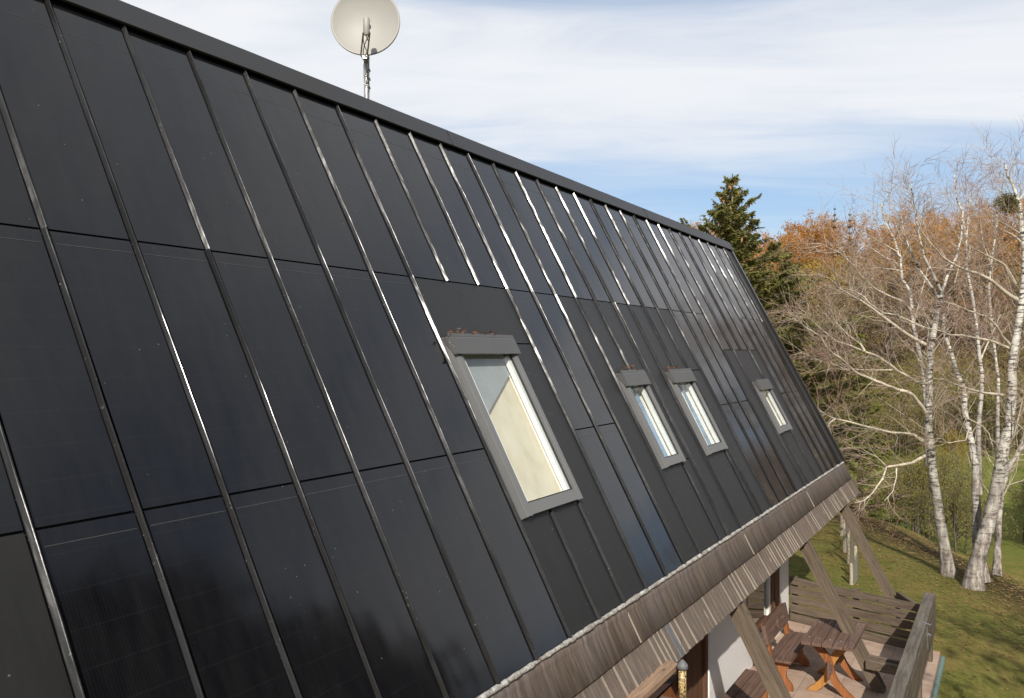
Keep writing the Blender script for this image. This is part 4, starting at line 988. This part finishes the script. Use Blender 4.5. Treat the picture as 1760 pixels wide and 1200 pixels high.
# slimmer birches behind
build_birch('birch_tree', 'thin bent birch standing behind the slender one, trunk leaning left', 27.0,
    [([(1594, 800), (1592, 720), (1588, 660), (1579, 601), (1574, 576), (1569, 557), (1567, 523), (1564, 500), (1551, 481), (1548, 450), (1550, 462 - 18), (1544, 437), (1538, 413), (1526, 390), (1519, 374), (1515, 350)], 0.085, 0.02, 0.5)],
    [([(1540, 432), (1528, 425), (1510, 415), (1490, 403), (1470, 398)], 0.04, 0.01, 0.3, -1.0), ([(1550, 466), (1530, 462), (1510, 460), (1485, 462)], 0.03, 0.008, 0.3, 0.6),
     ([(1530, 447), (1515, 438), (1500, 428), (1480, 418)], 0.03, 0.008, 0.3, 0.8), ([(1570, 560), (1580, 520), (1590, 480), (1600, 440)], 0.03, 0.008, 0.2, 1.0)], 5.5, 7, 0.3, (0.7, 2.2))
build_birch('birch_tree', 'pale straight birch seen between the two large birches', 30.0,
    [([(1684, 850), (1682, 757), (1683, 720), (1687, 677), (1688, 643), (1683, 607), (1680, 577), (1677, 545), (1670, 500), (1660, 455), (1661, 412), (1657, 385), (1653, 363), (1643, 343)], 0.11, 0.02, 0.5),
     ([(1661, 412), (1664, 371), (1665, 351), (1672, 331)], 0.04, 0.012, 0.5, 0.4)],
    [([(1650, 449), (1647, 464), (1641, 487)][::-1], 0.03, 0.01, 0.3, 0.3), ([(1685, 620), (1700, 585), (1712, 560), (1720, 540)], 0.04, 0.01, 0.2, 1.0)], 5.5, 7, 0.35, (0.8, 2.4))
build_birch('birch_tree', 'slim birch trunk furthest right among the background stems', 31.0,
    [([(1716, 850), (1715, 737), (1715, 700), (1716, 650), (1712, 620), (1705, 560), (1700, 500), (1704, 450), (1712, 400), (1715, 350), (1722, 320)], 0.09, 0.02, 0.5)], [([(1704, 455), (1690, 420), (1685, 380)], 0.03, 0.008, 0.3, 0.4)], 5.5, 7, 0.4, (0.8, 2.6))
# mistletoe ball high in the stout birch
mc = seen(1731, 350, 20.4); m = MB()
for i in range(420):
    d = unit(rv()); q, rr = grow(mc + d * 0.02, d, rng.uniform(0.14, 0.26), 0.004, 2, 0.2, 0.0); m.tube(q, rr, 3, cap=False)
    for j in range(2):
        a = unit(rv()); b = unit(np.cross(a, rv())); c = q[-1]; l = 0.03; m.add([c, c + a * l + b * l * .4, c + a * l * 2, c + a * l - b * l * .4], [(0, 1, 2, 3)])
tag(m.build('mistletoe', mat('mistletoe_leaf', m_leafy([(0.09, 0.085, 0.03), (0.16, 0.14, 0.05), (0.22, 0.18, 0.08)], 2, 0.6, 20)), loc=mc), 'round green brown mistletoe ball in the top of the stout birch', 'mistletoe')

# conifers
def needles(V, F, pts, width, n, droop):
    for i in range(n):
        t = (i + rng.random()) / n; p, d = along(pts, min(0.06 + 0.94 * t, 0.999)); s_ = unit(np.cross(d, np.array([0, 0, 1.0])) + rv(0.25)) * (1 if rng.random() < 0.5 else -1)
        l = width * 0.62 * (1.05 - 0.6 * t) * rng.uniform(0.5, 1.15); tip = p + s_ * l + d * l * rng.uniform(0.25, 0.7) + np.array([0, 0, -droop * l * rng.uniform(0.2, 1.0)])
        w = unit(np.cross(tip - p, rv())) * rng.uniform(0.013, 0.027); b = len(V)
        mid = p * 0.45 + tip * 0.55
        V += [p, mid - w, tip, mid + w]; F.append((b, b + 1, b + 2, b + 3))
def conifer(name, label, base, height, spread, cols, whorl=0.34, dens=1.0, cones=0, z0=0.1, grp=None, bark='barkl', droop=0.6):
    e = empty(name, base, label, 'tree', grp); base = np.array(base, float)
    m = MB(); q = [base + np.array([0.03 * math.sin(i), 0.03 * math.cos(i * 1.3), height * i / 8]) for i in range(9)]
    m.tube(q, [height * 0.016 * (1 - 0.95 * i / 8) + 0.006 for i in range(9)], 9); V = []; F = []; cone_pts = []
    zc = height * z0
    while zc < height * 0.985:
        t = zc / height; nb = rng.randint(6, 8); a0 = rng.uniform(0, 6.28)
        for b_ in range(nb):
            a = a0 + 6.28 * b_ / nb + rng.uniform(-.35, .35); L = spread * (1 - t) ** 1.02 * rng.uniform(0.50, 1.12) + 0.07
            d = np.array([math.cos(a), math.sin(a), 0.15 + 0.75 * t ** 2]); p = base + np.array([0, 0, zc + rng.uniform(-.08, .08)])
            pts, rr = grow(p, d, L, 0.012 + 0.012 * L, 5, 0.07, 0.0, 0.10); pts = [pp + np.array([0, 0, 0.10 * L * (i / 5) ** 2]) for i, pp in enumerate(pts)]
            m.tube(pts, rr, 4, cap=False)
            needles(V, F, pts, 0.30 + 0.16 * L, int((74 * L + 24) * dens), droop)
            ns = int(3 * L + 1)
            for j in range(ns):
                pp, dd = along(pts, rng.uniform(0.25, 0.95)); s_ = unit(np.cross(dd, np.array([0, 0, 1.0]))) * rng.choice((-1, 1)); sp, sr = grow(pp, unit(dd * 0.8 + s_ * 0.8), L * rng.uniform(0.2, 0.42), 0.008, 3, 0.08, 0.0, 0.15)
                needles(V, F, sp, 0.17 + 0.08 * L, int((48 * L + 14) * dens), droop)
            if t > 0.50: cone_pts.append(pts)
        zc += whorl * (0.75 + 0.45 * (1 - t))
    m.build('trunk', M[bark], e)
    needles(V, F, [q[7], q[8]], 0.16, 60, 0.0)
    raw_mesh('needles', V, F, mat(name + '_needles', m_leafy(cols, 0.9, 0.55, 14, 0.42)), parent=e)
    if cones:
        cm_ = MB(); cm_.lathe([(0.001, 0.0), (0.018, -0.012), (0.024, -0.05), (0.020, -0.09), (0.009, -0.125), (0.001, -0.13)], 8, (0, 0, 0))
        me = None; mm = mat('cone_scales', m_plain((0.36, 0.18, 0.07), 0.7, 0, 0.3, 30))
        for i in range(cones):
            pts = rng.choice(cone_pts); p, d = along(pts, rng.uniform(0.45, 0.98)); p = p - np.array([0, 0, 0.03])
            if me is None:
                o = cm_.build('cone', mm); me = o.data
            else: o = bpy.data.objects.new('cone', me); col.objects.link(o)
            o.parent = e; o.location = tuple(p - base); o.rotation_euler = (rng.uniform(-.35, .35), rng.uniform(-.35, .35), 0); o.scale = (1.15, 1.15, 1.15)
    return e
def on_ground(x, depth, extra=0.0):
    p = seen(x, 600, depth); return np.array([p[0], p[1], float(ground_h(p[0], p[1])) - extra])
SPR = [(0.12, 0.125, 0.036), (0.235, 0.225, 0.068), (0.36, 0.31, 0.105)]
b = on_ground(1258, 25.0); top = seen(1262, 300, 25.0)[2]
conifer('spruce_tree', 'tall green spruce hung with brown cones behind the gable end', b, top - b[2], 5.9, SPR, 0.38, 1.0, 90, 0.30)
b = on_ground(1352, 31.0); top = seen(1352, 425, 31.0)[2]
conifer('spruce_tree', 'lower bushy spruce right of the cone bearing spruce', b, top - b[2], 3.0, [(0.085, 0.085, 0.028), (0.16, 0.15, 0.05), (0.25, 0.21, 0.08)], 0.34, 0.8, 0, 0.2)
b = on_ground(1478, 36.0); top = seen(1478, 565, 36.0)[2]
conifer('young_fir', 'yellow green young fir among the brown brush behind the birches', b, top - b[2], 2.2, [(0.10, 0.115, 0.018), (0.20, 0.215, 0.035), (0.32, 0.31, 0.055)], 0.42, 0.7, 0, 0.08, None, 'bark', 0.3)
for x_, y_, lb in ((1435, 352, 'dark spruce tip above the orange wood, the taller left one'), (1461, 358, 'dark spruce tip above the wood, the right shorter one')):
    b = on_ground(x_, 128.0); top = seen(x_, y_, 128.0)[2]
    conifer('distant_spruce', lb, b, top - b[2], 3.2, [(0.014, 0.026, 0.016), (0.030, 0.046, 0.026), (0.05, 0.06, 0.03)], 1.1, 0.35, 0, 0.15, 'spruces above the wood')

# bare and half bare broadleaf trees as raw quads, reused by the thousand faces
def ribbon(V, F, a, b, w):
    d = b - a; s_ = unit(np.cross(d, rv())) * w; i = len(V); V += [a - s_, b - s_ * 0.6, b + s_ * 0.6, a + s_]; F.append((i, i + 1, i + 2, i + 3))
def crown_tree(height, spread, nb, tw, leaf, leafsize, seed):
    """trunk quads, twig quads and leaf quads of one broadleaf tree standing at the origin"""
    st = rng.getstate(); rng.seed(seed); B = MB(); TV, TF, LV, LF = [], [], [], []
    tp, tr = grow((0, 0, -0.3), (rng.uniform(-.08, .08), rng.uniform(-.08, .08), 1), height * 0.8, height * 0.017, 7, 0.05, 0.06); B.tube(tp, tr, 5, cap=False)
    for i in range(nb):
        t = 0.22 + 0.78 * (i + rng.random()) / nb; p, d = along(tp, min(t, 0.995)); a = i * 2.4 + rng.uniform(-.5, .5)
        L = spread * (0.45 + 0.8 * math.sin(math.pi * min(1, 0.12 + t * 0.86))) * rng.uniform(0.7, 1.2)
        q, rr = grow(p, np.array([math.cos(a), math.sin(a), 0.35 + 0.9 * t]), L, height * 0.005, 5, 0.13, 0.10); B.tube(q, rr, 3, cap=False)
        for j in range(tw):
            pp, d2 = along(q, rng.uniform(0.25, 0.99)); q2, _ = grow(pp, unit(d2 + unit(rv()) * 0.9), L * rng.uniform(0.18, 0.42), 0.01, 3, 0.22, 0.10)
            for x0, x1 in zip(q2, q2[1:]): ribbon(TV, TF, x0, x1, 0.012 * height / 12)
            for k_ in range(3):
                p3, d3 = along(q2, rng.uniform(0.2, 0.98)); e3 = p3 + unit(d3 + unit(rv())) * rng.uniform(0.2, 0.55) * height / 12; ribbon(TV, TF, p3, e3, 0.008 * height / 12)
                for l_ in range(leaf):
                    c = p3 + (e3 - p3) * rng.random() + rv(0.16); u_ = unit(rv()); w_ = unit(np.cross(u_, rv())); s_ = leafsize * rng.uniform(0.6, 1.3); n_ = len(LV)
                    LV += [c - u_ * s_, c - w_ * s_ * .6, c + u_ * s_, c + w_ * s_ * .6]; LF.append((n_, n_ + 1, n_ + 2, n_ + 3))
    rng.setstate(st)
    A = lambda v: np.array(v, float).reshape(-1, 3)
    return [(A(B.v), np.array(B.f, np.int32).reshape(-1, 4)), (A(TV), np.array(TF, np.int32).reshape(-1, 4)), (A(LV), np.array(LF, np.int32).reshape(-1, 4))]
def place(parts, pos, rz, s):
    c, n_ = math.cos(rz), math.sin(rz); Rm = np.array([[c, -n_, 0], [n_, c, 0], [0, 0, 1]]) * s
    return [(v @ Rm.T + pos, f) for v, f in parts]
def merge(lst):
    V, F, o = [], [], 0
    for v, f in lst:
        if len(f): V.append(v); F.append(f + o); o += len(v)
    return np.vstack(V), np.vstack(F)
def m_hill(low, mid, high, transl, rough=0.75):
    """species change up the slope: olive scrub at its foot, russet beech along the top"""
    def f(g, put, bs, out):
        c = g.new('ShaderNodeNewGeometry').outputs['Position']; z_ = g.new('ShaderNodeSeparateXYZ', inp={0: c}).outputs[2]
        n = g.noise(c, 0.07, 3, 0.6); n2 = g.noise(c, 0.9, 2, 0.5)
        t = g.math('ADD', g.math('MULTIPLY', z_, 0.040), g.math('MULTIPLY', g.math('SUBTRACT', n, 0.5), 1.9))
        colr = g.ramp(t, [(0.0, low[0]), (0.22, low[1]), (0.45, mid[0]), (0.70, mid[1]), (0.95, high)])
        colr = g.mixc(g.ramp(n2, [(0.3, 0.0), (0.7, 0.55)]), colr, mid[0])
        put(color=colr, rough=rough, spec=0.2)
        tr = g.new('ShaderNodeBsdfTranslucent'); g.l.new(colr, tr.inputs[0])
        mxs = g.new('ShaderNodeMixShader', inp={0: transl}); g.l.new(bs.outputs[0], mxs.inputs[1]); g.l.new(tr.outputs[0], mxs.inputs[2]); g.l.new(mxs.outputs[0], out.inputs[0])
    return f
M['woodtwig'] = mat('wood_twig', m_hill(((0.21, 0.18, 0.125), (0.23, 0.18, 0.13)), ((0.27, 0.19, 0.13), (0.30, 0.195, 0.13)), (0.34, 0.20, 0.12), 0.1))
M['brownleaf'] = mat('wood_brown_leaf', m_hill(((0.17, 0.17, 0.05), (0.22, 0.18, 0.06)), ((0.30, 0.19, 0.075), (0.44, 0.22, 0.06)), (0.62, 0.29, 0.045), 0.35))
M['oliveleaf'] = mat('brush_olive_leaf', m_leafy([(0.11, 0.115, 0.032), (0.21, 0.19, 0.05), (0.27, 0.24, 0.055), (0.32, 0.20, 0.07)], 0.12, 0.7, 2.0, 0.35))
M['orangeleaf'] = mat('orange_leaf', m_leafy([(0.30, 0.115, 0.022), (0.44, 0.19, 0.03), (0.56, 0.29, 0.05)], 0.5, 0.6, 3, 0.4))
M['yellowleaf'] = mat('yellow_leaf', m_leafy([(0.26, 0.19, 0.03), (0.40, 0.29, 0.045), (0.52, 0.40, 0.06)], 0.5, 0.6, 3, 0.4))
VARS = [crown_tree(13, 3.6, 17, 13, 2, 0.11, 100 + i) for i in range(5)]
SPARSE = [crown_tree(12, 3.3, 15, 13, 1, 0.06, 200 + i) for i in range(4)]
# the hill wood with the unseen trees beside the lawn: one mass
rng.seed(11); t_, w_, l_ = [], [], []
def in_view(x, y):
    s = x * FW[0] + y * FW[1]; r = x * RT[0] + y * RT[1]; return s > 1 and 0.12 < r / s < 0.66
cnt = 0
for i in range(2600):
    D = math.sqrt(rng.uniform(76 ** 2, 165 ** 2)); az = rng.uniform(R_(-36), R_(118)); x, y = D * math.sin(az), D * math.cos(az); v_ = in_view(x, y)
    if not v_ and (rng.random() > (0.42 if az < R_(60) else 0.15) or D > 118): continue
    if v_ and rng.random() > (0.52 if D < 120 else 0.60): continue
    pr = VARS[i % 5] if rng.random() < (0.45 if D < 100 else 0.8) else SPARSE[i % 4]
    a, b, c = place(pr, np.array([x, y, float(ground_h(x, y))]), rng.uniform(0, 6.28), rng.uniform(0.60, 1.25) * (1.15 if D > 112 else 1.0)); cnt += 1
    t_.append(a); w_.append(b); l_.append(c)
DARK = [crown_tree(14, 3.4, 30, 12, 5, 0.20, 500 + i) for i in range(2)]; dk_ = []
for q, (az, D, hs) in enumerate(((30, 35, 0.72), (33, 38, 0.85), (36, 36, 0.95), (40, 37, 1.1), (43, 36, 1.2), (47, 35, 1.32), (51, 34, 1.42), (55, 33, 1.48), (60, 33, 1.55), (65, 32, 1.6), (38, 41, 1.1), (45, 41, 1.38), (53, 40, 1.6), (71, 34, 1.6))):
    D *= 0.74; x, y = D * math.sin(R_(az)), D * math.cos(R_(az)); dk_ += place(DARK[q % 2], np.array([x, y, float(ground_h(x, y))]), az, hs * 1.42)
tag(raw_mesh('side_wood', *merge(dk_), mat('dark_evergreen', m_leafy([(0.012, 0.016, 0.007), (0.025, 0.026, 0.011), (0.05, 0.032, 0.016)], 0.15, 0.7, 2, 0.1)), loc=(25, 25, 0)), 'dark wood beside the house mirrored in the lower roof panels', 'wood', kind='stuff')
for q, (x, y, s_) in enumerate(((7.2, 7.0, 0.85), (10.0, 9.5, 1.0), (10.0, 3.5, 1.1), (13.5, 12.5, 1.0), (13.5, 6, 1.15), (7.4, 4.0, 0.9), (8.8, 8.8, 0.9), (7.0, 10.0, 0.7), (11.5, 6.5, 1.1))):   # bare trees out of view whose shade streaks the lawn
    a, b, c = place(VARS[q % 5], np.array([x, y, float(ground_h(x, y))]), q * 1.1, s_); t_.append(a); w_.append(b); l_.append(c)
Vt, Ft = merge(t_); Vw, Fw = merge(w_); Vl, Fl = merge(l_)
n0, n1 = len(Vt), len(Vw); V = np.vstack([Vt, Vw, Vl]); F = np.vstack([Ft, Fw + n0, Fl + n0 + n1])
mi = np.concatenate([np.zeros(len(Ft)), np.ones(len(Fw)), np.full(len(Fl), 2)])
tag(raw_mesh('hill_wood_and_unseen_lawn_trees', V, F, [M['bark'], M['woodtwig'], M['brownleaf']], mi, loc=(0, 100, 0)), 'brown autumn wood covering the hillside, with unseen trees that shade the lawn', 'wood', kind='stuff')
# low brush between the birches and the meadow: one mass of thicket
BR = [crown_tree(5.0, 1.9, 13, 12, 2, 0.055, 300 + i) for i in range(5)]
t_, w_, l_ = [], [], []
for i in range(1300):
    s_ = rng.uniform(32, 60) if i < 900 else rng.uniform(64, 80); r_ = s_ * rng.uniform(0.27, 0.66); x, y = s_ * FW[0] + r_ * RT[0], s_ * FW[1] + r_ * RT[1]
    k_ = r_ / s_
    if s_ < 46 and rng.random() > 0.36: continue
    if 46 <= s_ < 64 and rng.random() > 0.08: continue
    if (0.35 < k_ < 0.43 or 0.515 < k_ < 0.58) and s_ < 64 and rng.random() < (0.97 if s_ > 36 else 0.6): continue
    a, b, c = place(BR[i % 5], np.array([x, y, float(ground_h(x, y)) - 0.1]), rng.uniform(0, 6.28), rng.uniform(0.36, 0.72) * (1.0 if s_ < 46 else 0.8 if s_ < 64 else 1.6))
    t_.append(a); w_.append(b); l_.append(c)
Vt, Ft = merge(t_); Vw, Fw = merge(w_); Vl, Fl = merge(l_)
n0, n1 = len(Vt), len(Vw); V = np.vstack([Vt, Vw, Vl]); F = np.vstack([Ft, Fw + n0, Fl + n0 + n1])
mi = np.concatenate([np.zeros(len(Ft)), np.ones(len(Fw)), np.full(len(Fl), 2)])
tag(raw_mesh('thicket', V, F, [M['bark'], M['woodtwig'], M['oliveleaf']], mi, loc=(0, 40, 0)), 'olive brown thicket of bare bushes behind the lawn', 'thicket', kind='stuff')

def single(name, label, parts, pos, rz, s, leafm, grp=None):
    pos = np.array(pos, float); e = empty(name, pos, label, 'tree', grp); a, b, c = place(parts, pos, rz, s)
    raw_mesh('trunk', *a, M['bark'], parent=e); raw_mesh('twigs', *b, M['woodtwig'], parent=e)
    if len(c[1]): raw_mesh('leaves', *c, leafm, parent=e)
    return e
LEAFY = [crown_tree(9, 2.5, 18, 14, 9, 0.062, 400 + i) for i in range(3)]
AG = 'autumn coloured trees on the hill'
for nm, lb, v_, x_, yt, d_, rz, mt_ in (
        ('beech_tree', 'bright orange beech on the skyline left of the dark spruce tips', 0, 1412, 368, 112, 0.3, 'orangeleaf'),
        ('beech_tree', 'orange tree lower on the hill, right below the spruce tips', 1, 1482, 440, 97, 1.3, 'orangeleaf'),
        ('beech_tree', 'orange tree just right of the two green spruces', 2, 1388, 432, 92, 2.3, 'orangeleaf'),
        ('beech_tree', 'russet tree on the skyline touching the tall green spruce', 1, 1345, 388, 98, 3.1, 'orangeleaf'),
        ('maple_tree', 'golden yellow tree between the orange beeches', 2, 1440, 418, 84, 4.0, 'yellowleaf'),
        ('maple_tree', 'yellow green small tree low behind the slender birch', 0, 1640, 735, 52, 5.0, 'yellowleaf')):
    b = on_ground(x_, d_); hgt = seen(x_, yt, d_)[2] - b[2]
    single(nm, lb, LEAFY[v_], b, rz, hgt / 8.6, M[mt_], AG)

for o in list(bpy.data.objects):
    if '_base' in o: del o['_base']
